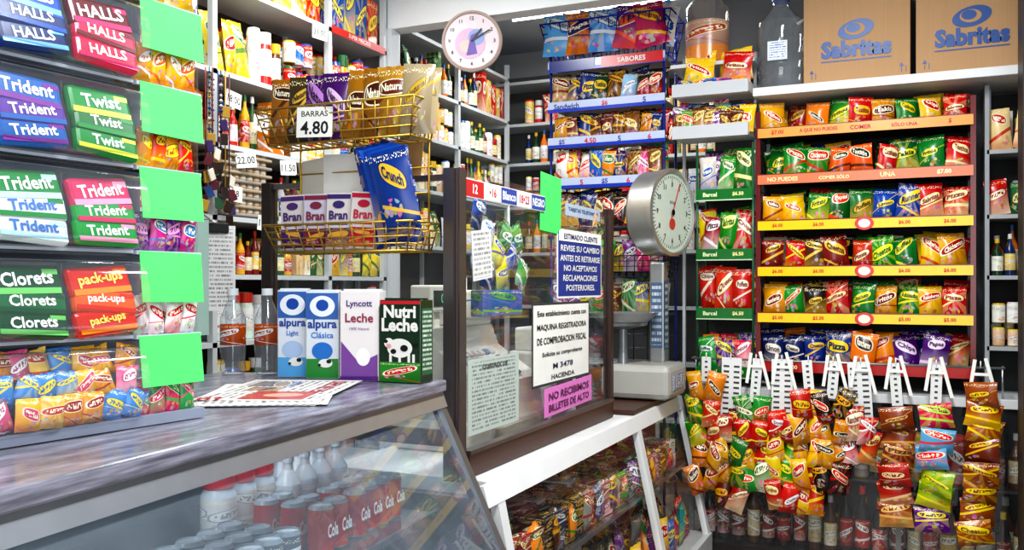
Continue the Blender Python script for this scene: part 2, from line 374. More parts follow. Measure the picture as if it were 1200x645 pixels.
SAUCE=P3('#7a1a10','#f0d070','#c8201a','#5a2a12','#f2e9c8','#d8b020','#c01c14','#f8f8f8','#f0f0f0','#e8e0c8','#c83020','#2050a0','#2c4a1c','#f0e8a0','#e8e8e8','#d8a020','#c8201a','#206030','#e2e2e0','#2060b0','#d02020','#3a1a10','#e8c040','#c81c20','#6a1408','#f8e8c0','#e8b020')
def lf(y,z,x=-2.82): return F(x,y,z,90)
m=MB()
clutter(m,lf(3.04,2.402),.80,.36,SAUCE,CER); clutter(m,lf(3.88,2.402),.49,.36,SAUCE,CER)
clutter(m,lf(3.42,2.082),.42,.29,SAUCE,CER); clutter(m,lf(3.04,2.082),.36,.26,SAUCE,CER); clutter(m,lf(3.88,2.082),.49,.29,SAUCE,CER)
clutter(m,lf(2.24,2.402),.76,.36,SAUCE,CER); clutter(m,lf(2.24,2.082),.76,.29,SAUCE,CER)
m.obj('sauce_bottles')
m=MB(); rowboxes(m,lf(3.04,2.802),.80,.13,.30,.08,CER,2); rowboxes(m,lf(3.88,2.802),.49,.12,.28,.08,CER,2); rowboxes(m,lf(2.25,2.802),.7,.13,.28,.08,CER,2); m.obj('cereal_boxes')
m=MB()
WB=P('#e4e1d6','#2a7a3a','#f0d8a0','#c8201a','#e8c040','#ffffff','#d0d6da','#2050a0','#c8201a','#f8f0d0','#2a6a3a','#f0e0a0')
clutter(m,lf(3.44,1.762),.40,.29,SAUCE,WB); clutter(m,lf(3.88,1.762),.49,.29,SAUCE,CER)
clutter(m,lf(3.04,1.502),.80,.23,SAUCE,WB); clutter(m,lf(3.88,1.502),.49,.23,SAUCE,CER); clutter(m,lf(2.24,1.502),.76,.23,SAUCE,WB); clutter(m,lf(2.24,1.762),.76,.29,SAUCE,WB)
m.obj('grocery_packages')
m=MB()
for k in range(8):
    z=1.765+k*.038; y0,y1=3.06,3.40
    m.abox(-3.08,-2.80,y0,y1,z,z+.014,'matte',C('#a99a80') if k%2 else C('#99938a'),b=.004)
    for i in range(7):
        for j in range(2):
            m.lathe(U(-2.835-j*.05,y0+.03+i*.046,z+.010),[(.0,0),(.014,.003),(.0205,.014),(.016,.029),(0,.036)],'satin',C('#efe2d0') if (i+k)%3 else C('#e2c6a4'),seg=10)
m.obj('egg_trays')
m=MB()
JP=P3('#cfd8d8','#f0f0f0','#d8d8d8','#cfe0d0','#e8e8e8','#c83020','#e0e0e0','#2a80c0','#f0f0f0')
rowbottles(m,lf(3.05,1.202),.78,.05,.22,['jar'],JP,2)
clutter(m,lf(3.88,1.202),.49,.27,JP,WB); clutter(m,lf(2.24,1.202),.76,.27,JP,WB)
rowbottles(m,lf(3.05,.902),1.3,.045,.2,['jar','can'],SAUCE,1)
m.obj('plastic_jars')
REAR=P3('#7a1a10','#f0d070','#c8201a','#1f5a2a','#e8e0c0','#e8c020','#d8b020','#f8f8f8','#f0e020','#5a2a12','#f2c9a8','#d8d020','#d8d0b8','#d02020','#f0f0f0','#c8201a','#f8f8f8','#d8d8d8','#e87a20','#f8f8f8','#2060a0','#2a1a14','#d8c090','#c82020','#1a3a20','#f0f0e0','#d8b020','#0f2a5a','#e8d080','#d8d8d8')
for fx in (0,1):
    m=MB()
    for z,h in ((1.702,.31),(2.052,.30),(2.382,.27),(2.682,.29)):
        if fx==0:
            for x0,x1 in((-2.75,-2.38),(-2.33,-1.73),(-1.68,-1.2)): clutter(m,F(x0,6.24,z,0),x1-x0,h,REAR,WB,1)
        else:
            for y0,y1 in((4.56,5.27),(5.33,6.05)): clutter(m,lf(y0,z),y1-y0,h,REAR,WB,1)
    m.obj('grocery_jars')
m=MB()
BC=['#8a1c18','#2a5a3a','#a8832a','#3a2a5a','#1f427a','#d8d0c0','#2a1812','#5a1a2a','#2a1812']
for s_ in range(9):
    y=2.92+ (s_%5)*.035+rnd.uniform(-.012,.012); x=-2.765+.02*(s_//5); L=rnd.uniform(.25,.62)
    m.tube(U(0,0,0),[(x,y,2.38),(x,y,2.38-L)],.003,'satin',C(rnd.choice(BC)))
    if s_%2:
        for k in range(int(L/.022)): m.lathe(U(x,y,2.38-.022*(k+1)),[(0,-.009),(rnd.uniform(.005,.011),0),(0,.009)],'gloss',C(rnd.choice(BC)),seg=8)
    for k in range(3): m.box(F(x+.01,y+rnd.uniform(-.02,.02),2.38-L-.03+k*.06,rnd.uniform(50,100),0,rnd.uniform(-25,25)),.035,.05,.008,'gloss',C(rnd.choice(BC)),b=.003)
m.obj('hanging_keychains')
m=MB()
for (y,z,t) in ((3.12,2.28,'18.00'),(3.3,2.2,'$14'),(3.2,2.02,'22.00'),(3.34,1.74,'16.00'),(3.55,2.36,'24.00'),(3.75,2.74,'31.00'),(4.1,2.35,'12.50'),(4.2,2.02,'9.50'),(4.0,1.72,'27'),(3.12,1.86,'$38'),(3.5,2.02,'11.50')):
    q=F(-2.785,y,z,rnd.uniform(65,95),0,rnd.uniform(-8,8)); m.box(q,.10,.07,.002,'matte',W_); m.text(q,t,.033,None,K_,.01,maxw=.085)
m.abox(-2.80,-2.795,3.87,4.38,2.775,2.815,'satin',C('#c42a22')); m.text(F(-2.794,4.12,2.795,90),'SUPER PRECIOS',.022,None,W_)
m.obj('price_cards')
m=MB()
q=F(-2.55,2.75,1.52,60); m.box(q,.16,.34,.01,'print',(.80,.80,.80,.5),C('#777777')); m.box(q@T((0,.16,.01)),.10,.04,.02,'satin',K_,b=.004)
m.tube(U(0,0,0),[(-2.55,2.75,1.70),(-2.80,2.95,1.755)],.004)
m.box(F(-2.40,2.45,1.48,60),.15,.42,.006,'matte',C('#a5c2b7')); m.tube(U(0,0,0),[(-2.40,2.45,1.68),(-2.55,2.75,1.70)],.003)
m.obj('clipboard_notepad')

# ------------------------------------------------------------ refrigerated display case (front left)
D=T((-1.292,2.35,0))@R(5.5)
ST=C('#8b929b')
m=MB(); Lc=2.5
m.abox(-.78,.008,-Lc,0,1.135,1.17,'marble',C('#a6a6b6'),b=.006,M=D)
m.abox(-.76,-.002,-Lc,-.005,1.105,1.135,'metal',C('#9ea3ab'),M=D)
m.abox(-.78,-.745,-Lc,0,.40,1.11,'satin',C('#6a767e'),M=D)
m.abox(-.745,.30,-Lc,0,.40,.45,'satin',C('#7a8084'),M=D)
m.abox(-.78,.33,-Lc,0,.0,.40,'satin',C('#5a6068'),b=.01,M=D)
def slab(mb,M,x0,z0,x1,z1,t,y0,y1,mat,c):
    n=Vector((z0-z1,0,x1-x0)).normalized()*t
    vs=[(x0,y0,z0),(x0,y1,z0),(x1,y1,z1),(x1,y0,z1)]; vs+= [(a-n.x,b,c_-n.z) for a,b,c_ in vs]
    mb.add(M,vs,[[0,1,2,3],[4,7,6,5],[0,4,5,1],[1,5,6,2],[2,6,7,3],[3,7,4,0]],mat,c)
vs=[(-.012,-Lc,1.105),(-.012,-.03,1.105),(.315,-.03,.42),(.315,-Lc,.42)]
m.add(D,vs,[[3,2,1,0]],'deliglass',W_)
slab(m,D,-.005,1.11,.325,.40,.03,-.035,0,'metal',ST)
slab(m,D,-.005,1.11,.325,.40,.03,-Lc,-Lc+.035,'metal',ST)
slab(m,D,-.005,1.130,.010,1.09,.02,-Lc,0,'metal',C('#c4c9d2'))  # steel strip under the slab; edge highlight put into its pale colour
m.add(D,[(-.745,-.01,.42),(.30,-.01,.42),(-.02,-.01,1.11),(-.745,-.01,1.11)],[[0,1,2,3]],'glass',W_)
m.abox(-.74,-.02,-Lc+.03,-.03,.772,.78,'plastic',W_,M=D)
m.abox(-.022,-.012,-Lc+.03,-.03,.768,.786,'metal',ST,M=D)
for yy in(-.2,-1.3,-2.3): m.abox(-.745,-.05,yy-.008,yy+.008,.755,.772,'metal',ST,M=D)
m.abox(-.30,-.26,-Lc+.05,-.05,1.085,1.10,'satin',W_,M=D)
m.obj('refrigerated_display_case')
m=MB()
def cans(y,x,z,n,lab,cap,kind='can',r=.032,h=.122,txt=None,dy=.07,lm='pack'):
    for i in range(n):
        q=D@T((x,y+i*dy,z))@R(90)@R(90,'X')
        bottle(m,q,r,h,C('#b8bcc2'),(lab[0],lab[1],lab[2],rnd.random()),cap,kind,16,lm)
        if txt: m.text(D@T((x+r+.0015,y+i*dy,z+h*.5))@R(90)@R(90,'X'),txt,.035,None,W_,.03,maxw=.05)
RED=C('#b00408'); SV=C('#8a9096')
for x in(-.12,-.20,-.28): cans(-.50,x,.782,2,RED,SV,txt='Cola',lm='gloss')
for row in range(2): cans(-.33,-.12-row*.08,.782,4,RED,SV,txt='Cola',lm='gloss')
for row in range(2): cans(-.34,-.32-row*.085,.782,4,C('#d2d6da'),C('#c8ccd4'),'sauce',.038,.21,dy=.085)
cans(-.56,-.38,.782,3,C('#e0d6d0'),C('#c02a3a'),'jar',.045,.20,dy=.085)
for row in range(3): cans(-2.2,-.07-row*.075,.782,22,C('#5a626e') if row!=1 else C('#3a4a6a'),SV)
for row in range(3): cans(-2.2,.12-row*.10,.452,10,C('#1a4a2a'),C('#888888'),'jar',.045,.15,dy=.1)
for row in range(3): cans(-1.2,.12-row*.10,.452,11,C('#7a1418'),C('#801810'),'jar',.045,.15,dy=.1)
m.obj('drink_cans_and_bottles')

# ------------------------------------------------------------ gum display
m=MB(); G=F(-1.40,1.46,1.172,84)
X0=-.62; rows=6; ph=.168
m.abox(X0,0,-.0,.02,-.20,.02,'satin',C('#8a92a4'),M=G)
m.abox(X0,0,0,rows*ph+.02,-.20,-.19,'satin',C('#6a7280'),M=G)
for k in range(rows):
    z=k*ph
    if k: m.abox(X0,0,z,z+.005,-.19,-.01,'plastic',W_,M=G)
    vs=[];fs=[]; n=12
    for j in range(n+1):
        yy=z+.012+ (1-math.cos(math.pi*j/n))/2*(.148); zz=.060*math.sin(math.pi*j/n)**.7 if 0<j<n else 0
        vs+=[(X0,yy,zz),(-.165,yy,zz)]
    for j in range(n): fs.append([2*j,2*j+1,2*j+3,2*j+2])
    m.add(G,vs,fs,'plastic',W_,smooth=True)
    m.add(G,vs,[[2*j+1 for j in range(n+1)]],'plastic',W_)
    for xx in(X0,-.455,-.31,-.163,-.002): m.abox(xx-.0015,xx+.0015,z+.004,z+.15,-.18,0,'plastic',W_,M=G)
    m.abox(X0,-.163,z+.006,z+.012,.0,.006,'gloss',C('#b8c0cc'),M=G)
    m.abox(-.16,-.002,z+.004,z+.012,.0,.012,'gloss',C('#b8c0cc'),M=G)
m.obj('candy_display_stand')
m=MB()
def gum(x,y,w,h,col,txt,tc=W_,c2=None,tilt=-18,z=-.012,roll=0):
    q=G@T((x,y,z))@R(tilt,'X')@R(roll,'Z'); m.box(q,w,h,.022,'gloss',col,b=.009)
    m.box(q@T((0,-h*.31,.0112)),w*.93,h*.18,.001,'gloss',c2 or C('#ffffff'))
    m.box(q@T((w*.34,h*.26,.0112)),w*.22,h*.16,.001,'gloss',c2 or C('#ffffff'))
    m.text(q@T((0,h*.06,.011))@R(4,'Z'),txt,h*.42,None,tc,.025,maxw=w*.74)
cells={5:[('#1248a8','HALLS','#ffffff','#6ac0ff'),('#4a0a28','HALLS','#ffffff','#e01858')],
 4:[('#1452b8','HALLS','#ffffff','#80c8ff'),('#6a0a18','HALLS','#ffffff','#e83070')],
 3:[('#1460b0','Trident','#ffffff','#7a2a98'),('#0a8a38','Twist','#ffffff','#e8f04a')],
 2:[('#12883c','Trident','#ffffff','#bfe8f0'),('#d02860','Trident','#ffffff','#f8a0c0')],
 1:[('#084a2c','Clorets','#ffffff','#70c868'),('#d02010','pack-ups','#ffe860','#f88a1a')],
 0:[('#e8b020','Gomitas','#c02020','#2a60b0'),('#e8a02a','Bubba','#ffffff','#d83a70')]}
alt={5:('#1090b8','#e01850'),4:('#0c3070','#e02050'),3:('#5a2a98','#0a7030'),2:('#d8e0e0','#0a9a40'),1:('#0c6438','#e85a10'),0:('#e85a80','#3a80d0')}
for k in range(1,6):
    y=k*ph
    for ci,xc in enumerate((-.382,-.238,-.535)):
        c=cells[k][ci%2]; a=alt[k][ci%2]
        gum(xc,y+.116,.130,.062,C(c[0]),c[1],C(c[2]),C(c[3]),z=.002,roll=rnd.uniform(-6,6))
        gum(xc+.003,y+.078,.130,.05,C(a),c[1],W_ if a!='#d8e0e0' else C('#106ac0'),C(c[0]),z=.014,roll=rnd.uniform(-7,7))
        gum(xc,y+.040,.130,.05,C(c[0]) if k%2 else C(a),c[1],C(c[2]) if k!=2 or ci==1 else C('#106ac0'),C(c[3]),z=.024,roll=rnd.uniform(-6,6))
for r_ in range(3):
    for i in range(11):
        c=rnd.choice(P('#f0b82a','#d84a7a','#f6d06a','#c8302a','#e86a98','#ffffff','#4a90d8','#f6e04a','#e8a02a','#a02020'))
        bag(m,G@T((X0+.03+i*.041,.022+r_*.042,.012-.012*r_+rnd.uniform(0,.012)))@R(rnd.uniform(-25,25),'Z'),.05,.058,.028,*c)
lastc=[P('#d83a6a','#2aa050','#3a9a50','#e84a8a'),P('#f4f0f0','#d02a3a','#f8f8f8','#c8204a'),P('#6a2a90','#f0a0d0','#c83a8a','#3a80c0'),P('#e8861a','#f8e04a','#d0302a','#f0d03a'),P('#f0a81a','#ffffff','#f8c83a','#d05a1a'),P('#e8b01a','#ffffff','#f8c83a','#d05a1a')]
for k in range(6):
    for l in range(3): 
        for i in range(4): bag(m,G@T((-.140+i*.036,k*ph+.012,-.0-l*.03))@R(rnd.uniform(-10,10),'Z'),.042,.078,.026,*lastc[k][(i+l)%2])
m.obj('chewing_gum_packs')
m=MB()
for k in range(6):
    q=G@T((-.080,k*ph+.127,.018))@R(rnd.uniform(-2,2),'Z')@R(-6,'X')
    m.box(q,.150,.102,.0015,'matte',C('#55dd70'))
m.obj('price_note_papers')

# ------------------------------------------------------------ newspaper
m=MB()
q=U(-1.52,1.83,1.1715,-62)
for i,(dx,dy,a) in enumerate(((0,0,0),(.01,.012,4),(-.05,.03,-7))):
    qq=q@T((dx,dy,.0025*i+.001))@R(a); m.box(qq,.46,.31,.0022,'print',(.72,.71,.68,.40),C('#3a3a44'))
    if i<2: m.quad(qq@T((-.12,.06,.0013)),.16,.12,'print',(.75,.1,.1,.1),C('#f0f0f0'))
qq=q@T((-.05,.03,.0065))@R(-7); m.quad(qq@T((.13,.03,.001)),.16,.16,'gloss',(.55,.06,.05,1)); m.disc(qq@T((.13,.04,.0015)),.05,'satin',C('#c8a088'),sx=.8); m.text(qq@T((-.07,.10,0)),'DEPORTES',.04,None,C('#b01020'),.02)
m.quad(qq@T((-.12,-.06,.001)),.12,.12,'pack',(.12,.2,.4,.5),C('#a89070',0)); m.quad(qq@T((.0,-.05,.001)),.09,.09,'pack',(.4,.3,.2,.7),C('#303030',0))
m.text(q@T((.15,-.12,.009))@R(90),'101',.05,None,C('#c01828'),.03)
m.obj('newspaper')

# ------------------------------------------------------------ milk cartons
def carton(x,y,w,h,ang,kind):
    m=MB(); d=.075; M=F(x,y,1.171,ang); 
    body={'a':'#dfe6ee','b':'#dbe4ec','c':'#e6e2e2','d':'#12301a'}[kind]
    m.box(M@T((0,h/2,-d/2)),w,h,d,'gloss',C(body),b=.003)
    m.box(M@T((0,h+.002,-d/2)),w*.98,.006,d*.25,'gloss',C(body))
    f=M@T((0,0,.0008))
    if kind in'ab':
        m.quad(f,w*.97,h*.30,'gloss',C('#3a68b0'),y=h*.83); m.disc(f@T((0,h*.83,.0004)),h*.12,'gloss',C('#e8f0f8'),sx=1.2); m.disc(f@T((0,h*.84,.0008)),h*.065,'gloss',C('#1f4fa8'),sx=1.1)
        m.text(f,'alpura',None,w*.88,C('#173f98'),.03,y=h*.615); m.text(f,'Light' if kind=='a' else 'Clásica',.018,None,C('#3a7ac8'),.02,y=h*.50)
        m.quad(f,w*.97,h*.22,'gloss',C('#5aa8e0' if kind=='a' else '#2a8a3a'),y=h*.12)
        m.disc(f@T((0,h*.32,.0006)),h*.10,'gloss',C('#b0c8e8' if kind=='a' else '#2a76c8'),sx=1.2)
        m.disc(f@T((.01,h*.18,.0012)),h*.05,'gloss',W_,sx=1.6); m.disc(f@T((.02,h*.20,.0018)),h*.022,'gloss',K_,sx=1.3); m.disc(f@T((-.008,h*.16,.0018)),h*.016,'gloss',K_)
    elif kind=='c':
        m.quad(f,w*.97,h*.05,'gloss',C('#5a2a80'),y=h*.03); m.text(f,'Lyncott',None,w*.66,C('#4a2a7a'),.02,y=h*.85)
        m.text(f,'Leche',None,w*.72,C('#901a40'),.02,y=h*.70); m.text(f,'100% Natural',None,w*.5,C('#7a5a9a'),.01,y=h*.58)
        m.poly(f,[(-w*.47,h*.05,0),(w*.47,h*.05,0),(w*.47,h*.30,0),(0,h*.2,0),(-w*.47,h*.44,0)],[[0,1,2,3,4]],'gloss',C('#7a4a9a'))
        m.disc(f@T((.012,h*.27,.0008)),h*.10,'gloss',C('#f0f0f4'),sx=.8)
    else:
        m.quad(f,w*.97,h*.24,'pack',C('#2a8a2a',.4),C('#d02030'),y=h*.13); m.text(f,'Nutri',None,w*.78,W_,.04,y=h*.86); m.text(f,'Leche',None,w*.88,W_,.04,y=h*.70)
        m.disc(f@T((.0,h*.42,.001)),h*.115,'gloss',W_,sx=1.5); m.disc(f@T((-.035,h*.48,.0016)),h*.06,'gloss',W_,sx=1.1)
        for a,b,r in((.015,.42,.04),(-.02,.38,.03),(.05,.46,.025),(-.045,.5,.022)): m.disc(f@T((a,h*b,.0022)),h*r,'gloss',K_,sx=1.3)
        m.disc(f@T((-.035,h*.445,.0026)),h*.025,'gloss',C('#e8a0a0'),sx=1.4)
        m.quad(f,w*.97,h*.04,'gloss',C('#c82030'),y=h*.97)
        for a in(-.03,.0,.03,.045): m.box(f@T((a,h*.30,.001)),.008,h*.1,.001,'gloss',W_)
    s_=M@T((w/2+.0006,h/2,-d/2))@R(90,'Y'); m.quad(s_,d*.85,h*.8,'print',(.75,.78,.8,.35) if kind!='d' else (.03,.12,.05,.35),C('#446688') if kind!='d' else W_)
    m.obj('milk_carton')
carton(-1.735,2.20,.092,.266,24,'a'); carton(-1.625,2.20,.100,.262,22,'b'); carton(-1.49,2.195,.118,.264,16,'c'); carton(-1.355,2.20,.135,.238,2,'d')

for (x,y) in((-1.985,2.22),(-1.89,2.27)):
    m=MB(); bottle(m,F(x,y,1.171),.040,.27,(.88,.92,.94,1),C('#c85a28',.4),C('#e8eef2'),'pet',20); m.obj('water_bottle')

# ------------------------------------------------------------ glass partition screen (cashier booth)
BR=C('#3a2018'); AL=C('#7d7777')
m=MB(); px=-1.30; y0,y1=2.44,3.92; zt=1.79
m.abox(px-.03,px+.02,y0-.03,y0+.03,.852,zt+.02,'wood',C('#4a3a38'),b=.003)
m.abox(px+.021,px+.026,y0-.028,y0+.012,.852,zt+.02,'metal',AL)
m.abox(px-.028,px+.008,y0-.034,y0-.03,.852,zt+.02,'metal',AL)
m.abox(px-.018,px+.018,y1-.025,y1+.02,.852,zt+.01,'wood',BR,b=.003)
m.abox(px-.02,px+.03,y0+.03,y1-.025,.852,.925,'wood',C('#4a2618'),b=.003)
m.abox(px+.0,px+.035,y0+.03,y1-.025,.925,.937,'metal',AL)
m.abox(px-.003,px+.003,y0+.03,y1-.025,.93,zt+.02,'glass',W_)
m.abox(px-.006,px+.006,y0+.03,y0+.05,.93,zt,'metal',AL); 
m.abox(-2.05,-2.01,2.43,2.47,.0,zt+.01,'wood',C('#3a2a24'),b=.003)
m.abox(-2.01,px-.03,2.447,2.453,1.0,zt-.0,'glass',W_)
m.abox(-2.01,px-.03,2.44,2.46,.95,1.0,'wood',BR)
m.abox(-2.01,px-.03,2.44,2.46,zt-.012,zt+.006,'metal',AL)
m.obj('glass_partition_screen')

def sign(y0,y1,z0,z1,base,lines,name='printed_sign',x=-1.292,mat='matte',c2=None,border=None,rot=0):
    m=MB(); w,h=y1-y0,z1-z0; M=F(x,(y0+y1)/2,(z0+z1)/2,90,0,rot)
    if border: m.box(M,w,h,.002,'matte',border); m.box(M@T((0,0,.0008)),w*.965,h*.94,.002,mat,base,c2)
    else: m.box(M,w,h,.002,mat,base,c2)
    for (t,fy,fh,fw,c) in lines: m.text(M@T((0,0,.002)),t,h*fh,w*fw if fw else None,c,.02,y=h*(fy-.5))
    m.obj(name)
sign(3.01,3.63,1.07,1.385,W_,[('Este establecimiento cuenta con',.87,.065,.85,K_),('MAQUINA REGISTRADORA',.70,.085,.86,K_),('DE COMPROBACION FISCAL',.54,.085,.86,K_),('Solicite su comprobante',.37,.07,.7,K_),('M 3478',.22,.07,.35,C('#1a1a50')),('HACIENDA',.09,.06,.4,K_)],border=C('#3a3a3a'))
sign(3.13,3.66,.953,1.062,C('#e080c8'),[('NO RECIBIMOS',.68,.28,.85,C('#5a1050')),('BILLETES DE ALTO',.28,.26,.85,C('#5a1050'))],rot=1)
sign(3.26,3.79,1.40,1.675,C('#1f3488'),[('ESTIMADO CLIENTE',.90,.08,.75,C('#1a2a70')),('REVISE SU CAMBIO',.73,.09,.88,W_),('ANTES DE RETIRARSE',.585,.09,.9,W_),('NO ACEPTAMOS',.44,.09,.75,W_),('RECLAMACIONES',.295,.09,.78,W_),('POSTERIORES.',.15,.09,.65,W_)],border=W_)
m=MB(); m.box(F(-1.2893,3.525,1.648,90),.50,.04,.002,'matte',W_); m.text(F(-1.288,3.525,1.648,90),'ESTIMADO CLIENTE',.022,.4,C('#1a2a70')); m.obj('sign_header_strip')
sign(2.50,2.89,.975,1.215,C('#b8c5bd',.45),[('CONTROL DE',.88,.06,.5,K_)],mat='print',c2=C('#6a6a6a'))
sign(2.53,2.67,1.47,1.63,C('#d8d8d6',.25),[],mat='print',c2=C('#777777'),name='receipt_note',rot=6)
sign(3.09,3.30,1.655,1.875,C('#4bdc68'),[],name='paper_note',rot=-2)
m=MB(); 
m.box(F(-1.288,2.80,1.757,90),.65,.058,.002,'gloss',W_)
for i,(t,c,tc) in enumerate((('12','#c02a30','#ffffff'),('•16','#e8e8e8','#c02a30'),('Blanco','#2a4a9a','#ffffff'),('18•23','#e8e8e8','#c02a30'),('NEGRO','#2a4a9a','#ffffff'))):
    q=F(-1.2865,2.54+i*.13,1.757,90); m.box(q,.126,.052,.001,'gloss',C(c)); m.text(q,t,.03,None,C(tc),.02,maxw=.11)
m.box(F(-1.288,3.55,1.757,90),.42,.05,.002,'gloss',C('#a8bcd0',.2)); m.text(F(-1.287,3.55,1.757,90),'TARJETAS TELEFONICAS',.02,.36,C('#203a80'))
m.obj('phone_card_banner')
m=MB(); vs=[(0.055*(1 if k%2==0 else .45)*math.sin(k*math.pi/5),.055*(1 if k%2==0 else .45)*math.cos(k*math.pi/5),0) for k in range(10)]
q=F(-1.29,3.70,1.745,90); m.poly(q,[(0,0,.008)]+vs,[[0,(k+1)%10+1,k+1] for k in range(10)],'matte',C('#d8a87a')); m.obj('paper_star')
m=MB()
for i in range(16): bag(m,F(-1.33-.03*(i%2),2.70+(i%5)*.07,1.44+.065*(i//5),90,0,rnd.uniform(-30,30)),.10,.11,.03,*rnd.choice(P('#2a70c0','#e8f04a','#3a9a50','#e8f0f0','#e8e04a','#2050a0','#1f4fa8','#f0f0f0','#e0e4e6','#3a80d0')))
m.box(F(-1.345,2.83,1.39,90),.32,.09,.05,'pack',C('#2060b0',.3),C('#4ab04a'),b=.004)
m.obj('battery_and_candy_packs')
m=MB(); m.abox(-1.40,-1.31,2.66,3.02,1.335,1.343,'plastic',W_)
m.tube(U(0,0,0),[(-1.39,2.66,.852),(-1.39,2.66,1.75),(-1.39,3.02,1.75),(-1.39,3.02,.852)],.005)
for z in(1.4,1.48,1.56,1.64): m.tube(U(0,0,0),[(-1.39,2.66,z),(-1.39,3.02,z)],.003)
m.obj('pack_holder_rack')

# ------------------------------------------------------------ wire basket rack with snacks
GO=C('#c9a548')
def basket(m,x0,x1,yf,yb,z0,z1,bulge=.03,r=.0025,c=GO):
    def ring(z,b):
        return [(x0-b,yf-b,z),(x1+b,yf-b,z),(x1+b,yb,z),(x0-b,yb,z),(x0-b,yf-b,z)]
    I=U(0,0,0); n=4
    for k in range(n+1): m.tube(I,ring(z0+(z1-z0)*k/n,bulge*k/n),r*(1.5 if k in(0,n) else 1),'metal',c)
    N=13
    for i in range(N+1):
        x=x0+(x1-x0)*i/N; xx=x+(bulge*(2*i/N-1)); m.tube(I,[(x,yb,z0),(x,yf,z0),(xx,yf-bulge,z1)],r,'metal',c); m.tube(I,[(xx,yb,z1),(x,yb,z0)],r,'metal',c)
    for j in range(4):
        y=yf+(yb-yf)*j/3
        for x,s_ in((x0,-1),(x1,1)): m.tube(I,[(x,y,z0),(x+s_*bulge,y-(bulge if j==0 else 0),z1)],r,'metal',c)
m=MB()
basket(m,-1.91,-1.38,2.30,2.42,1.90,2.01)
basket(m,-1.86,-1.38,2.28,2.42,1.555,1.64)
for x in(-1.88,-1.63,-1.39): m.tube(U(0,0,0),[(x,2.428,1.55),(x,2.428,2.05)],.004,'metal',GO); m.tube(U(0,0,0),[(x,2.428,1.81),(x,2.446,1.80)],.004,'metal',GO)
for z in(1.66,1.74,1.82,1.9): m.tube(U(0,0,0),[(-1.9,2.428,z),(-1.38,2.428,z)],.0025,'metal',GO)
m.obj('wire_basket_rack')
m=MB()
NB=P('#a86a20','#4a2210','#4a3a1a','#e8c060','#3a1858','#c890d8','#4a1a68','#e8c8f0','#a8742a','#4a1a08','#98641a','#4a1a08','#b88a3a','#6a2a10','#b0a080','#d8b040')
for l in range(3):
    for i in range(8):
        c=NB[i] ; bag(m,F(-1.87+i*.070,2.32+l*.035,1.905+.008*l,14,-5,rnd.uniform(-7,7)),.10,.215-.01*l,.034,c[0],c[1],'Natural' if l==0 else None)
for i in range(4): bag(m,F(-1.47+i*.028,2.33,1.93,30,-5,-12),.08,.16,.02,C('#c8c8b8'),C('#d8a030'))
q=F(-1.70,2.262,1.955,16,-4); m.box(q,.115,.095,.002,'matte',W_); m.text(q,'BARRAS',.018,.085,K_,y=.026); m.text(q,'4.80',.042,.09,K_,.02,y=-.018)
m.obj('granola_bar_bags')
m=MB()
for l in range(2):
    for i in range(4):
        q=F(-1.81+i*.085,2.31+l*.06,1.562,16,-4,rnd.uniform(-3,3)); m.box(q@T((0,.0875,0)),.080,.175,.04,'gloss',C('#d0c8c6') if i!=1 else C('#c4bed0'),b=.002)
        if l==0:
            f=q@T((0,0,.0212)); cc=C(['#4a2a6a','#7a2a40','#3a2a6a','#b01a3a'][i]); m.quad(f,.077,.06,'pack',(cc[0],cc[1],cc[2],.3+i*.1),C('#d8a050',0),y=.035)
            m.text(f@T((0,0,.001)),'Bran',.028,.060,cc,.03,y=.105); m.disc(f@T((0,.138,.0008)),.012,'gloss',cc,sx=1.6); m.box(f@T((0,.078,0)),.06,.006,.001,'gloss',cc); m.quad(f,.077,.014,'gloss',cc,y=.163)
m.obj('bran_cereal_boxes')
m=MB()
for i in range(6): bag(m,F(-1.475+i*.020,2.345-.018*i,1.57+.012*i,14,-4,14),.11,.33-.02*i,.025,C(['#1a46a0','#103a98','#2a5ab8','#1440a0','#1c50a8','#103888'][i]),C('#e8c050'),'Crunch' if i==5 else None)
for i in range(4): bag(m,F(-1.41,2.36-.02*i,1.58+.05*i,14,-4,10),.08,.14,.02,C('#1a46a0'),C('#e8c050'))
m.obj('cereal_bags')
m=MB(); m.box(F(-1.70,2.435,1.80,8),.17,.16,.003,'matte',W_); m.box(F(-1.82,2.436,1.77,5,0,8),.12,.2,.003,'matte',C('#d8d4c8')); m.box(F(-1.50,2.437,1.85,8,0,-5),.15,.12,.003,'cardboard',C('#b08a5c')); m.obj('paper_sheets')

# ------------------------------------------------------------ second counter
m=MB(); A=U(0,0,0); xf=-1.19
m.abox(-1.80,xf,2.47,4.84,.80,.85,'satin',C('#dcdede'),b=.004)
m.abox(-1.80,xf-.02,2.47,4.84,.79,.80,'satin',C('#a8acac'))
slab(m,A,xf+.002,.85,xf+.02,.785,.025,2.40,4.84,'satin',C('#e4e6e6'))
for a,b in((2.47,2.52),(3.96,4.01),(4.79,4.84)): slab(m,A,xf+.015,.80,xf+.16,.12,.03,a,b,'satin',C('#e0e2e2'))
m.add(A,[(xf+.003,2.52,.79),(xf+.003,4.79,.79),(xf+.145,4.79,.13),(xf+.145,2.52,.13)],[[0,3,2,1]],'glass',W_)
m.abox(-1.80,xf+.17,2.47,4.84,0,.12,'satin',C('#c8caca'))
m.abox(-1.80,-1.78,2.47,4.84,.12,.79,'matte',C('#3a3630'))
m.abox(-1.78,-1.16,2.50,4.80,.48,.488,'plastic',W_); m.abox(-1.165,-1.155,2.50,4.80,.475,.492,'metal',ST)
m.abox(-1.78,-1.2,2.47,2.49,.12,.79,'satin',C('#7a7e80'))
m.obj('glass_display_counter')
m=MB(); q=lambda y,z,x=-1.20: F(x,y,z,90)
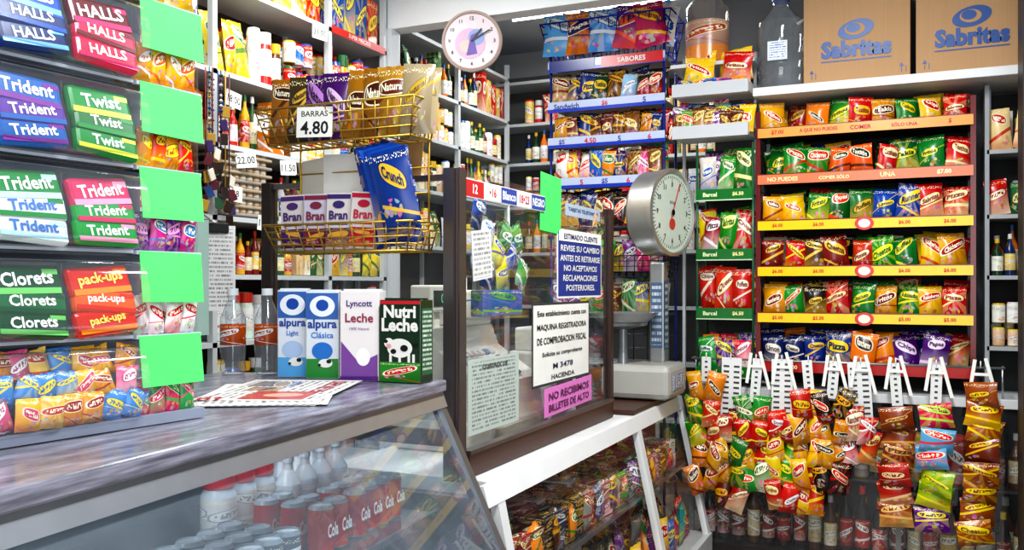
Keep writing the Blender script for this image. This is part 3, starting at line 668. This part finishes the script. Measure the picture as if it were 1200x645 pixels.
PK=DARKC+CANDY+P('#a01a3a','#e8d84a','#1a6a2a','#e8e0d0','#304a8a','#e8e8e8','#8a8a84','#a01a1a')
for l in range(4): rowboxes(m,q(2.54,.49,-1.19-l*.13),2.2,.11,.07,.12,P('#a8303a','#f8f0d0','#a83a5a','#fff0f0','#4a2a18','#e8d0a0','#88602a','#7a2a1a','#b0b0a8','#c02a2a','#1a1816','#c8a040','#202a40','#d8d8d8','#c8c8d0','#a01a3a'),1,stack=2)
rowbags(m,q(2.6,.50,-1.17),2.1,.12,.14,.04,PK,1,step=.16)
for l in range(3): rowbags(m,q(2.54,.125,-1.10-l*.13),2.2,.13,.20,.05,PK,1,step=.12)
rowboxes(m,q(2.54,.125,-1.5),2.2,.14,.25,.12,DARKC,1)
m.obj('candy_packages')
m=MB(); m.abox(-1.62,-1.20,3.98,4.80,.852,.875,'wood',C('#4a2a1c'),b=.003); m.obj('wooden_board')

# cash register
m=MB(); CR=C('#e8e5da')
M=T((-1.56,3.08,.852))@R(90)
m.abox(-.26,.26,-.2,.2,0,.11,'satin',CR,b=.008,M=M); m.abox(-.24,.24,-.203,-.198,.02,.09,'satin',C('#b4b0a2'),M=M)
m.poly(M,[(-.25,-.18,.11),(.25,-.18,.11),(.25,.19,.11),(-.25,.19,.11),(-.25,-.16,.24),(.25,-.16,.24),(.25,.02,.36),(-.25,.02,.36),(.25,.19,.44),(-.25,.19,.44),(.25,.05,.44),(-.25,.05,.44)],
 [[0,1,5,4],[4,5,6,7],[7,6,10,11],[11,10,8,9],[9,8,2,3],[1,2,8,10,6,5],[0,4,7,11,9,3]],'satin',CR)
for i in range(7):
    for j in range(4): m.box(M@T((-.17+i*.045,-.13+j*.037,.266+j*.0245))@R(33,'X'),.034,.028,.014,'gloss',C(['#3a3a44','#c8c8c8','#6a7a9a','#c84a3a'][(i*3+j)%4 if i>4 else 1]),b=.003)
m.box(M@T((.13,.12,.51)),.22,.15,.14,'satin',C('#f0efe8'),b=.01); m.box(M@T((.13,.12,.60)),.06,.004,.06,'matte',W_)
m.abox(-.14,-.10,.10,.14,.44,.52,'satin',CR,M=M); m.box(M@T((-.10,.12,.55)),.22,.09,.10,'satin',C('#d0cdc0'),b=.008)
m.box(M@T((-.10,.074,.55)),.18,.004,.06,'gloss',C('#152a20')); m.text(M@T((-.10,.0715,.55))@R(90,'X'),'0.00',.035,None,C('#5ae0a0'))
m.obj('cash_register')
m=MB(); M=T((-1.50,3.62,.852))@R(90)
m.box(M@T((0,0,.16)),.30,.20,.32,'satin',C('#dfe0da'),b=.012); m.box(M@T((0,-.102,.22)),.18,.004,.12,'gloss',C('#20262a')); m.box(M@T((0,0,.37)),.26,.16,.10,'satin',C('#e8e8e0'),b=.01); m.obj('receipt_printer')

# ------------------------------------------------------------ weighing scale
m=MB(); S=T((-1.33,4.50,.876))
IV=C('#a4a49e')
m.box(S@T((.03,0,.09)),.36,.36,.17,'satin',IV,b=.03); m.box(S@T((.212,0,.09)),.004,.22,.08,'print',(.2,.25,.35,.12),W_)
for a in(-.1,.15):
    for b in(-.12,.12): m.lathe(S@T((a,b,-.0)),[(0,0),(.02,0),(.018,.02),(0,.02)],'satin',K_,seg=10)
m.abox(.04,.12,.06,.14,.17,.70,'metal',C('#b0b4b4'),b=.012,M=S)
m.quad(S@T((.122,.10,.42))@R(90)@R(90,'X'),.07,.36,'print',(.05,.12,.22,.25),C('#d8dcd8'))
m.quad(S@T((.08,.058,.42))@R(90,'X'),.06,.34,'print',(.05,.10,.18,.25),C('#c8ccd0'))
m.lathe(S@T((-.06,-.07,.17)),[(.0,0),(.03,0),(.022,.06),(.022,.18),(.12,.20),(.125,.215),(0,.215)],'metal',C('#9aa0a4'),seg=24)
m.lathe(S@T((-.06,-.07,.385)),[(.0,0),(.12,0),(.18,.05),(.185,.052),(.125,.004),(0,.004)],'metal',C('#b8bcc0'),seg=28)
DM=S@T((.105,.10,.955))@R(74)@R(90,'X')
rr=.222
m.lathe(DM@T((0,0,-.10)),[(0,0),(rr*.93,0),(rr,.02),(rr,.13),(rr*1.03,.135),(rr*1.03,.16),(rr*.95,.165),(rr*.93,.15)],'metal',C('#c2c4bf'),seg=48)
m.disc(DM@T((0,0,.052)),rr*.94,'gloss',C('#c4d0c4'),seg=48)
for k in range(60):
    L=.03 if k%5==0 else .014; m.box(DM@R(k*6,'Z')@T((0,rr*.86-L/2,.0535)),.003,L,.001,'satin',K_)
for k in range(12): a=math.radians(k*30); m.text(DM@T((rr*.66*math.sin(a),rr*.66*math.cos(a),.053)),str(k),.026,None,K_,.02)
m.disc(DM@T((0,-.06,.0545)),.03,'gloss',C('#c0392b',.3)); m.text(DM@T((0,.05,.054)),'10 kg',.022,None,C('#204080'))
m.box(DM@R(-25,'Z')@T((0,.07,.058)),.006,.20,.002,'satin',C('#c02020')); m.disc(DM@T((0,0,.061)),.016,'metal',K_)
m.obj('weighing_scale')

def strip(m,x0,x1,y,z,h,base,items,th=.006):
    m.abox(x0,x1,y-th,y,z-h/2,z+h/2,'gloss',base)
    n=len(items)
    for i,(t,c,s_) in enumerate(items):
        x=x0+(x1-x0)*(i+.5)/n; m.text(F(x,y-th,z),t,h*s_,None,C(c),.03,z=.001,maxw=(x1-x0)/n*.92)
# ------------------------------------------------------------ main chips rack
m=MB(); RX0,RX1,RY=-.79,.235,4.90
zs=[2.261,2.013,1.768,1.525,1.280,1.02]
for x in(RX0,RX1):
    for y in(RY+.02,RY+.33): m.abox(x-.012,x+.012,y-.012,y+.012,.905,2.38,'gloss',C('#6a1418') if y<RY+.1 else C('#1a1a1c'))
    for z in[1.0+.06*k for k in range(23)]: m.tube(U(0,0,0),[(x,RY+.02,z),(x,RY+.33,z)],.0025,'metal',C('#8a2a2a'))
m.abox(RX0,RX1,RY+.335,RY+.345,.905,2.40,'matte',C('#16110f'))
for i,z in enumerate(zs):
    m.abox(RX0,RX1,RY,RY+.33,z-.012,z-.004,'satin',C('#2a1310'))
    m.abox(RX0,RX1,RY,RY+.004,z-.02,z+.03,'gloss',C('#701a1a'))
strip(m,RX0,RX1,RY,zs[0],.050,C('#e8a050'),[('$7.00','#c01818',.5),('A QUE NO PUEDES','#b01818',.45),('COMER','#b01818',.45),('SÓLO UNA','#b01818',.45),('$','#b01818',.5)])
strip(m,RX0,RX1,RY,zs[1],.050,C('#d87a54'),[('NO PUEDES','#f8e0a0',.45),('COMER SÓLO','#f8e0a0',.45),('UNA','#f8e0a0',.5),('$7.00','#f8f0c0',.5)])
for k in(2,3,4): 
    p='$6.00' if k<4 else '$5.00'
    strip(m,RX0,RX1,RY,zs[k],.048,C('#f2c80c'),[(p,'#c01818',.45),(p,'#c01818',.45),(' ','#c01818',.6),(p,'#c01818',.45),(p,'#c01818',.45)])
    m.disc(F(-.26,RY-.0075,zs[k]),.034,'gloss',C('#d02020'),sx=1.35); m.disc(F(-.26,RY-.009,zs[k]),.022,'gloss',C('#f4e8d0'),sx=1.3)
strip(m,RX0,RX1,RY,zs[5],.05,C('#b01a18'),[('$5.00','#f8e0a0',.5),(' ','#ffffff',.5),('$5.00','#f8e0a0',.5)])
m.obj('chips_display_rack')
m=MB()
BRT=P('#0f7a2a','#f4e44a','#e8b810','#c01a1a','#c8141c','#f8e8b0','#12409a','#f4d83a','#d81a1a','#f8e04a','#0a6a90','#f0f4e0','#5a1a86','#f4b82a','#f0d020','#1a4a9a')
PR=[P('#e0a010','#b81c1c','#a81814','#f0d060','#e87a10','#1d1d1d','#8a1010','#f8e0a0','#1a7a2a','#f0d040','#c8141c','#f0c040','#d8901a','#5a1a10','#f0c81a','#b81c1c'),
 P('#0f7a24','#f0e04a','#1a8a2a','#c8281a','#e8b810','#c02020','#f0a01a','#10307a','#0a6a98','#e8f0e0','#123a90','#e8401a','#e85a10','#1b1b1b','#c0182a','#f0d0a0','#5b1a86','#f0d01a','#0a5a2a','#e8e04a'),
 P('#e8a020','#7a1a10','#2a1008','#e8b040','#0f7a24','#f0e04a','#c02414','#f0d8a0','#0d5a1c','#e83a1a','#c41f24','#f2efe6','#126a2a','#e8b040','#5b1a86','#f0a51a','#141414','#d82a1a','#1240a0','#f0d04a'),
 P('#7a140c','#e8c050','#b8240e','#f0e0c0','#4a1a08','#f0c860','#c0300e','#f8e8c0','#0c0c0c','#e8c040','#0f8a24','#e8f04a','#e0a010','#a01c1c','#e0d8c0','#a01c1c','#c8141c','#f8e04a'),
 P('#e8a010','#7a1a1a','#6a320a','#f0d890','#1a0c08','#e8c050','#b0141c','#f0f0e0','#c01418','#f8d8a0','#0f6a3a','#e8c860','#1a9a2a','#e8f060','#18922a','#e04a2a','#f0c020','#c01a1a'),
 P('#10205a','#e8e0d0','#1a3080','#e8c050','#14286a','#e83a2a','#f07a10','#2a1a14','#f0901a','#c02a1a','#4a1a70','#f0d8f0','#0c3088','#e8d040','#c0141c','#f8e8a0')]
for i,z in enumerate(zs):
    h=.182 if i!=0 else .158
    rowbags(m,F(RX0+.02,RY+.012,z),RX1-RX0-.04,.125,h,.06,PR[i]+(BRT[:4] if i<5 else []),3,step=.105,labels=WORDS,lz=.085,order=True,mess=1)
m.obj('chips_bags')
# ------------------------------------------------------------ green snack rack
m=MB(); GX0,GX1,GY=-1.115,-.815,4.88
gz=[1.944,1.62,1.30,.985]
for x in(GX0,GX1): m.tube(U(0,0,0),[(x,GY+.02,.905),(x,GY+.02,2.22)],.007,'gloss',C('#2a5a3a')); m.tube(U(0,0,0),[(x,GY+.25,.905),(x,GY+.25,2.22)],.007,'gloss',C('#2a5a3a'))
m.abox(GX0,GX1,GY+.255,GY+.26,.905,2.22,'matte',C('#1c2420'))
for z in gz:
    m.abox(GX0,GX1,GY,GY+.25,z-.006,z,'satin',C('#245a34')); strip(m,GX0,GX1,GY,z,.058,C('#0f6e28'),[('Barcel','#e8f0c0',.4),('$6.50','#f8f0a0',.4)])
    m.abox(GX0,GX1,GY-.008,GY-.006,z-.034,z-.028,'gloss',C('#c8d8b8'))
m.obj('snack_display_rack')
m=MB()
GP=[P('#6a1a86','#f0d0e0','#1a8a2a','#f0f0d0','#1a6a1a','#f0e0a0','#d0c8c0','#2a60b0'),P('#1a8a1a','#e8f080','#f0d810','#c83020','#c01018','#f0e8d0','#a01028','#f0f0f0'),P('#e0320a','#f8e8c0','#c8180a','#f0e8d0','#f0860a','#ffffff','#e0e0d8','#c02020'),P('#5a2a90','#f0e04a','#1a9a3a','#f0f0f0','#e83a5a','#f8f8f8','#f0860a','#2a60a0')]
for i,z in enumerate(gz): rowbags(m,F(GX0+.01,GY+.01,z+.01),GX1-GX0-.02,.105,.23 if i<3 else .18,.045,GP[i],3,step=.092,lz=.06,labels=WORDS,mess=.3)
m.obj('snack_bags')
m=MB(); 
for z in(2.27,2.50):
    m.abox(-1.24,-.83,4.84,5.1,z-.008,z,'satin',W_); m.abox(-1.24,-.83,4.832,4.84,z-.02,z+.05,'gloss',C('#c4c8cc'),b=.002); m.abox(-1.24,-1.235,4.84,5.1,z,z+.05,'satin',W_); m.abox(-.835,-.83,4.84,5.1,z,z+.05,'satin',W_)
for x in(-1.235,-.835): m.abox(x-.008,x+.008,5.09,5.11,.905,2.75,'satin',C('#b8bdc2'))
m.abox(-1.27,-.81,4.92,5.28,2.66,2.68,'satin',C('#cfd3d6'))
m.obj('tiered_candy_rack')
m=MB()
for l in range(3): rowbags(m,F(-1.23,4.86+l*.06,2.275+.03*l),.40,.085,.14,.04,CANDY+DARKC,1,step=.05)
rowbags(m,F(-1.21,4.86,2.55),.40,.19,.18,.06,P('#f0c810','#c02020','#c8181c','#f8e8c0'),2,step=.19,labels=['Fritos','Sabritas'])
rowbags(m,F(-1.22,4.85,2.505),.38,.09,.08,.04,CANDY,2,step=.07)
m.obj('candy_bags')

# ------------------------------------------------------------ centre wire rack with strips
m=MB(); CX0,CX1,CY=-1.98,-1.30,4.88
cz=[2.047,2.285,2.494,2.73]
BL=C('#1a2a7a')
for x in(CX0,CX1):
    for y in(CY+.02,CY+.28): m.tube(U(0,0,0),[(x,y,0),(x,y,3.0)],.008,'gloss',BL)
for z,tx in zip(cz,(('6','5','$5','6','4'),('$5','4.50','5','6'),('Sandwich','$6','5'),('$ 6.00','SABOR'))):
    m.abox(CX0,CX1,CY,CY+.28,z-.008,z,'satin',C('#2a2a3a')); strip(m,CX0-.01,CX1+.01,CY,z,.058,C('#bcc8e4'),[(t,'#c02028' if i%2 else '#203a90',.55) for i,t in enumerate(tx)])
    m.abox(CX0-.01,CX1+.01,CY-.010,CY-.006,z-.034,z-.014,'gloss',C('#1a3ab0')); 
m.abox(CX0,CX0+.28,CY-.011,CY-.006,2.70,2.76,'gloss',BL); m.abox(CX0+.32,CX1,CY-.011,CY-.006,2.70,2.76,'gloss',C('#c01820'))
m.text(F(CX1-.18,CY-.012,2.73),'SABORES',.03,None,W_,.02)
basket(m,CX0,CX1,CY+.02,CY+.28,2.76,2.98,.05,.003,C('#1a2ab0'))
basket(m,CX0+.12,CX1,CY+.02,CY+.28,1.50,1.62,.02,.0025,C('#3a3a4a'))
for i in range(12): z=1.0+.08*i; m.tube(U(0,0,0),[(CX0,CY+.28,z),(CX1,CY+.28,z)],.0025,'metal',C('#5a5a6a'))
for i in range(9): x=CX0+(CX1-CX0)*i/8; m.tube(U(0,0,0),[(x,CY+.28,1.0),(x,CY+.28,2.7)],.0025,'metal',C('#5a5a6a'))
m.abox(CX0,CX1,CY,CY+.28,1.28,1.29,'satin',C('#3a3a4a')); m.abox(CX0,CX1,CY,CY+.28,1.78,1.79,'satin',C('#3a3a4a'))
m.obj('wire_display_rack')
m=MB()
LW=CX1-CX0-.03
MIX=CANDY+DARKC
rowbags(m,F(CX0+.02,CY+.01,2.06),LW,.095,.18,.04,MIX,3,step=.07,labels=WORDS)
rowbags(m,F(CX0+.02,CY+.01,2.295),LW,.095,.15,.04,DARKC+P('#e8a020','#7a1a1a','#c02a2a','#ffffff'),3,step=.07)
rowbags(m,F(CX0+.02,CY+.01,2.505),LW,.11,.18,.045,DARKC+P('#a0c8e8','#ffffff','#b8a070','#7a1a1a'),3,step=.08,labels=WORDS)
TB=P('#6ab0e8','#f0f4f8','#f0862a','#3a1a60','#5a9ae0','#f0f4f8','#5a1280','#f0602a','#c01a5a','#f8c040','#e4e0d8','#1f5ab0')
for l in range(3):
    for i in range(5):
        c=TB[(i+l)%6 if l else i]; bag(m,F(CX0+.06+i*.14,CY+.0+l*.07,2.79+.02*l,rnd.uniform(-12,12),-6,rnd.uniform(-18,18)),.20,.25,.08,c[0],c[1],rnd.choice(WORDS) if l==0 else None)
rowbags(m,F(CX0+.02,CY+.01,1.80),LW,.10,.19,.04,MIX,3,step=.07,labels=WORDS)
rowbags(m,F(CX0+.02,CY+.01,1.53),LW,.10,.19,.04,MIX,3,step=.07)
rowbags(m,F(CX0+.02,CY+.01,1.295),LW,.10,.18,.04,CANDY+P('#2a8a4a','#f0f0d0'),3,step=.075)
m.obj('snack_bags')

# ------------------------------------------------------------ wall clock
m=MB(); K=F(-2.25,4.405,2.80,20)
m.lathe(K@T((0,0,-.03)),[(0,0),(.160,0),(.168,.012),(.168,.035),(.155,.045),(.148,.032)],'gloss',C('#b8a49c'),seg=40)
m.disc(K@T((0,0,.004)),.150,'matte',C('#d4cace'),seg=40); m.disc(K@T((-.01,-.015,.006)),.085,'matte',C('#c8a8c0')); m.disc(K@T((.025,.02,.007)),.045,'matte',C('#8a9ac8'),seg=24); m.disc(K@T((-.035,-.03,.008)),.035,'matte',C('#e0b8b0'),seg=20); m.poly(K@T((0,0,.009)),[(-.03,-.08,0),(.03,-.07,0),(.015,.0,0),(.04,.05,0),(-.005,.03,0)],[[0,1,2,3,4]],'matte',C('#6a5aa0'))
for k in range(12): m.text(K@T((.125*math.sin(k*math.pi/6),.125*math.cos(k*math.pi/6),.005)),str(k or 12),.02,None,K_,.02)
m.box(K@R(-40,'Z')@T((0,.04,.012)),.009,.09,.002,'satin',K_); m.box(K@R(-60,'Z')@T((0,.055,.014)),.007,.12,.002,'satin',K_)
m.tube(U(0,0,0),[(-2.25,4.43,2.95),(-2.25,4.42,2.96)],.006)
m.obj('wall_clock')

# ------------------------------------------------------------ shelf above rack, boxes, jugs
m=MB(); m.abox(-.81,.55,4.86,5.29,2.455,2.50,'satin',C('#dcdfe0'),b=.003)
for x in(-.78,.32): m.abox(x-.01,x+.01,5.2,5.29,2.2,2.455,'metal',ST)
m.obj('overhead_shelf')
def cbox(x0,x1,ang):
    m=MB(); w=x1-x0; M=F((x0+x1)/2,4.89,2.501,ang); h=.50; d=.34
    m.box(M@T((0,h/2,-d/2)),w,h,d,'cardboard',C('#b59068'),b=.004)
    f=M@T((0,0,.0025)); bl=C('#0c4890')
    m.text(f,'Sabritas',.09,w*.66,bl,.05,y=.165)
    vs=[]
    for k in range(24):
        a=2*math.pi*k/24; vs.append((.075*math.cos(a)*1.15,.26+.05*math.sin(a)+.012*math.cos(a),0))
    m.poly(f,vs,[list(range(24))],'satin',bl); m.disc(f@T((-.005,.262,.0008)),.032,'cardboard',C('#b59068'),sx=1.5); m.disc(f@T((-.012,.268,.0014)),.024,'satin',bl,sx=1.4)
    m.quad(f,w*.66,.006,'satin',bl,y=.105)
    for s_ in(-1,1):
        m.box(f@T((s_*w*.42,.035,0)),.003,.03,.001,'satin',bl); m.poly(f,[(s_*w*.42-.01,.05,0),(s_*w*.42+.01,.05,0),(s_*w*.42,.07,0)],[[0,1,2]],'satin',bl)
        m.box(f@T((s_*w*.42+.02,.035,0)),.003,.03,.001,'satin',bl)
    m.box(M@T((0,h+.0005,-d/2)),.05,.002,d,'gloss',C('#c8b48a'))
    m.obj('cardboard_box')
cbox(-.555,-.045,0); cbox(-.02,.475,0)
m=MB(); r=.125; LQ=(.84,.88,.91,1)
m.lathe(U(-.685,5.0,2.502),[(0,0),(r*.9,0),(r,.02),(r*.93,.06),(r,.1),(r*.93,.14),(r,.18),(r*.93,.22),(r,.26),(r,.32),(r*.97,.36),(r*.4,.44),(r*.33,.46),(r*.33,.48,C('#3a70c0'),'gloss'),(r*.38,.48,C('#3a70c0'),'gloss'),(r*.38,.52,C('#3a70c0'),'gloss'),(0,.52)],'liquid',LQ,seg=28)
m.quad(F(-.685,4.87,2.69,0),.10,.10,'print',(.75,.82,.9,.2),C('#2050a0'))
m.tube(U(0,0,0),[(-.60,5.0,2.85),(-.55,5.0,2.88),(-.55,5.0,2.80),(-.57,5.0,2.76)],.008,'gloss',C('#d8e0e8'))
m.obj('water_jug')
m=MB(); r=.12; OR=C('#d8863a')
m.lathe(U(-1.09,5.04,2.681),[(0,0),(r*.92,0,OR),(r,.02,OR),(r,.10,C('#d8b098',.4),'pack'),(r,.24,(.86,.80,.74,1),'liquid'),(r,.32,(.86,.80,.74,1),'liquid'),(r*.35,.42,W_),(r*.35,.46,W_),(0,.46)],'gloss',OR,C('#c04a10'),seg=26)
m.obj('juice_jug')

# ------------------------------------------------------------ corner counter beneath racks
m=MB()
m.abox(-1.15,.9,4.86,5.29,.86,.905,'satin',C('#d6d9da'),b=.003)
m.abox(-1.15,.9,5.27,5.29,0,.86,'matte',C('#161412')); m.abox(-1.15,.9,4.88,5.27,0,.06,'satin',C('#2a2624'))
m.abox(-1.15,.9,4.90,5.27,.45,.462,'satin',C('#3a3632'))
for x in(-1.14,-.1,.88): m.abox(x-.012,x+.012,4.87,4.89,0,.86,'satin',C('#888c8c'))
m.abox(-1.13,.88,4.875,4.879,.06,.86,'glass',W_)
m.obj('corner_counter')
m=MB()
SODA=P3('#2a1008','#a01014','#c81c20','#4a1a08','#c8a030','#c8a010','#1a0804','#a81c20','#c81c20','#0f2a14','#d0d0c0','#2a8a3a','#4a240a','#d0c090','#b0b0b0','#200a06','#801014','#e0c020')
rowbottles(m,F(-1.1,4.92,.061),1.9,.042,.34,['sauce'],SODA,2); rowbottles(m,F(-1.1,4.92,.463),1.9,.045,.28,['sauce','sauce','can'],SODA,1)
m.obj('soda_bottles')
# ------------------------------------------------------------ hanging candy strips
m=MB(); m.tube(U(0,0,0),[(-1.12,4.80,1.06),(.36,4.80,1.06)],.006,'metal',C('#b8bcc0'))
for x in(-1.12,-.4,.36): m.tube(U(0,0,0),[(x,4.80,1.06),(x,4.90,1.06),(x,4.90,.905)],.005,'metal',C('#b8bcc0'))
m.obj('hanging_rail')
strips=[(-1.04,P('#e08010','#5a1008','#c82a10','#f0e0a0','#e0a010','#a81c10','#2a7a1a','#f0d040'),.98,.26,0),
(-.91,P('#5a1a08','#e8a830','#0f6a1c','#f0d040','#a81a0a','#f8e8c0','#d8a010','#8a1a10'),.78,.25,1),
(-.78,P('#1a8a2a','#e83a2a','#c8180a','#f0f04a','#1a7a22','#f8f0d0','#c01018','#f8e04a'),.88,.30,0),
(-.65,P('#c01014','#f8e8a0','#1a8a1a','#f8e04a','#d81a0a','#ffffff','#e8c810','#c81a1a'),.80,.20,1),
(-.52,P('#e8a80a','#7a1a10','#f0c010','#c81c1c','#c02010','#f0d040'),.92,.30,0),
(-.40,P('#1a0c08','#e8a830','#d8861a','#1c1a18','#2a1008','#d82a1a','#e8a010','#1c1a18'),.92,.40,0),
(-.27,P('#c81a0a','#ffffff','#d01a12','#f0d080','#a8140a','#f8e8c8'),.82,.46,1),
(-.11,P('#8a3a14','#e8b870','#7a2a0c','#d8a058','#b01c10','#f0d0a0'),.90,.22,0),
(.07,P('#d82058','#b8f060','#6ab0d8','#f03a4a','#8ab02a','#f8e04a','#6a1a90','#f0e04a'),.90,.24,0),
(.26,P('#9a4a14','#f8d81a','#a8501a','#f8d81a','#7a2a0c','#f0c01a'),1.04,.24,0)]
for si,(x,pal,zt_,zb,card) in enumerate(strips):
    m=MB(); hz=1.07
    M=F(x,4.783,0,rnd.uniform(-6,14)); hb=zt_-.14 if card else zt_-.04; w=.105 if card else .05
    q=M@T((0,(hz+hb)/2,0))@R(rnd.uniform(-5,5),'Z'); L=max(.05,hz-hb)
    if card or L>.10:
        m.box(q,w,L,.003,'satin',C('#e0e2e0'))
        k=-L/2+.02
        while k<L/2-.02:
            for s_ in((-.027,.027) if card else (0,)): m.box(q@T((s_,k,.002)),w*.28,.010,.002,'satin',C('#3a3a3a'))
            k+=.028
    m.tube(M,[(0,hz-.01,0),(0,hz+.02,.0),(0,hz+.012,-.03)],.003,'satin',W_)
    if si in(2,3,5,6,7,8,9):
        m.box(M@T((.045,hz-.06,.008))@R(14,'Z'),.016,.20,.004,'satin',W_); m.box(M@T((-.035,hz-.05,.008))@R(-8,'Z'),.016,.16,.004,'satin',W_); m.box(M@T((.005,hz-.04,.009)),.07,.014,.004,'satin',W_)
    z=zt_-.15; j=0
    big=si in(7,8,9)
    while z>zb-.02:
        j+=1; n=1 if big else 2
        for s_ in range(n):
            sx=rnd.uniform(-.012,.012) if n==1 else (-.026 if s_ else .026)
            c=pal[(j//2+s_*2)%len(pal)]; bw,bh=(.158,.12) if big else (rnd.uniform(.085,.105),rnd.uniform(.14,.175))
            bag(m,M@T((sx+rnd.uniform(-.010,.010),z+rnd.uniform(-.015,.015),.02+rnd.uniform(0,.04)))@R(rnd.uniform(-10,10),'X')@R(rnd.uniform(-12,12) if big else (-1 if s_==0 else 1)*rnd.uniform(2,20),'Z')@R(rnd.uniform(-25,25),'Y'),bw,bh,.055,c[0],c[1],rnd.choice(WORDS) if rnd.random()<.4 else None)
        z-=.095 if big else .118
    m.obj('candy_clip_strip')

# ------------------------------------------------------------ right shelves
m=MB()
for z in(1.15,1.50,1.80,2.12): m.abox(.30,1.18,5.0,5.29,z-.02,z,'satin',C('#a8acae'))
for x in(.30,.74,1.17): m.abox(x-.01,x+.01,5.0,5.29,.906,2.44,'satin',C('#989ca0'))
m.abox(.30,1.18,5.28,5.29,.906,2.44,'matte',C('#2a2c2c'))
m.obj('shelving_unit')
m=MB()
for z in(1.152,1.502,1.802,2.122): clutter(m,F(.32,5.02,z),.40,.27,REAR,WB,2)
m.obj('canned_goods')

# ------------------------------------------------------------ lights
def area(name,x,y,z,sx,sy,p,col=(.985,.99,1.0),rot=(0,0,0)):
    l=bpy.data.lights.new(name,'AREA'); l.shape='RECTANGLE'; l.size=sx; l.size_y=sy; l.energy=p; l.color=col
    o=bpy.data.objects.new(name,l); o.location=(x,y,z); o.rotation_euler=rot; sc.collection.objects.link(o)
def fixture(x,y,L=1.2,along='Y'):
    m=MB(); a,b=(.14,L) if along=='Y' else (L,.14)
    m.abox(x-a/2,x+a/2,y-b/2,y+b/2,3.24,3.3,'satin',W_,b=.01)
    for s_ in(-.035,.035):
        p=[(x+s_,y-L/2+.03,3.225),(x+s_,y+L/2-.03,3.225)] if along=='Y' else [(x-L/2+.03,y+s_,3.225),(x+L/2-.03,y+s_,3.225)]
        m.tube(U(0,0,0),p,.014,'emit',W_,10)
    m.obj('ceiling_light')
fixture(-.3,1.2); fixture(-.3,3.1); fixture(-2.25,3.2); fixture(-1.9,5.4,1.2,'X')
area('tube_light',-.3,1.2,3.20,.2,1.2,42); area('tube_light',-.3,3.1,3.20,.2,1.2,52)
area('tube_light',-2.25,3.2,3.20,.2,1.2,24); area('tube_light',-1.9,5.4,3.20,1.2,.2,18)
area('street_daylight',.6,-.9,1.9,2.8,2.2,60,(.97,.99,1),(math.radians(82),0,math.radians(12)))
area('case_light',-1.50,1.2,1.07,.05,2.0,2.5,(.9,.97,1),(0,0,math.radians(5.5)))
w=bpy.data.worlds.new('World'); sc.world=w; w.use_nodes=True; w.node_tree.nodes['Background'].inputs[0].default_value=(.9,.95,1,1); w.node_tree.nodes['Background'].inputs[1].default_value=.28

# ------------------------------------------------------------ camera
cd=bpy.data.cameras.new('Camera'); cd.sensor_width=36; cd.lens=31.5; cd.shift_y=.0104; cd.clip_start=.02
co=bpy.data.objects.new('Camera',cd); co.location=(0,0,1.45); co.rotation_euler=(math.radians(90),0,math.radians(24.5)); sc.collection.objects.link(co); sc.camera=co
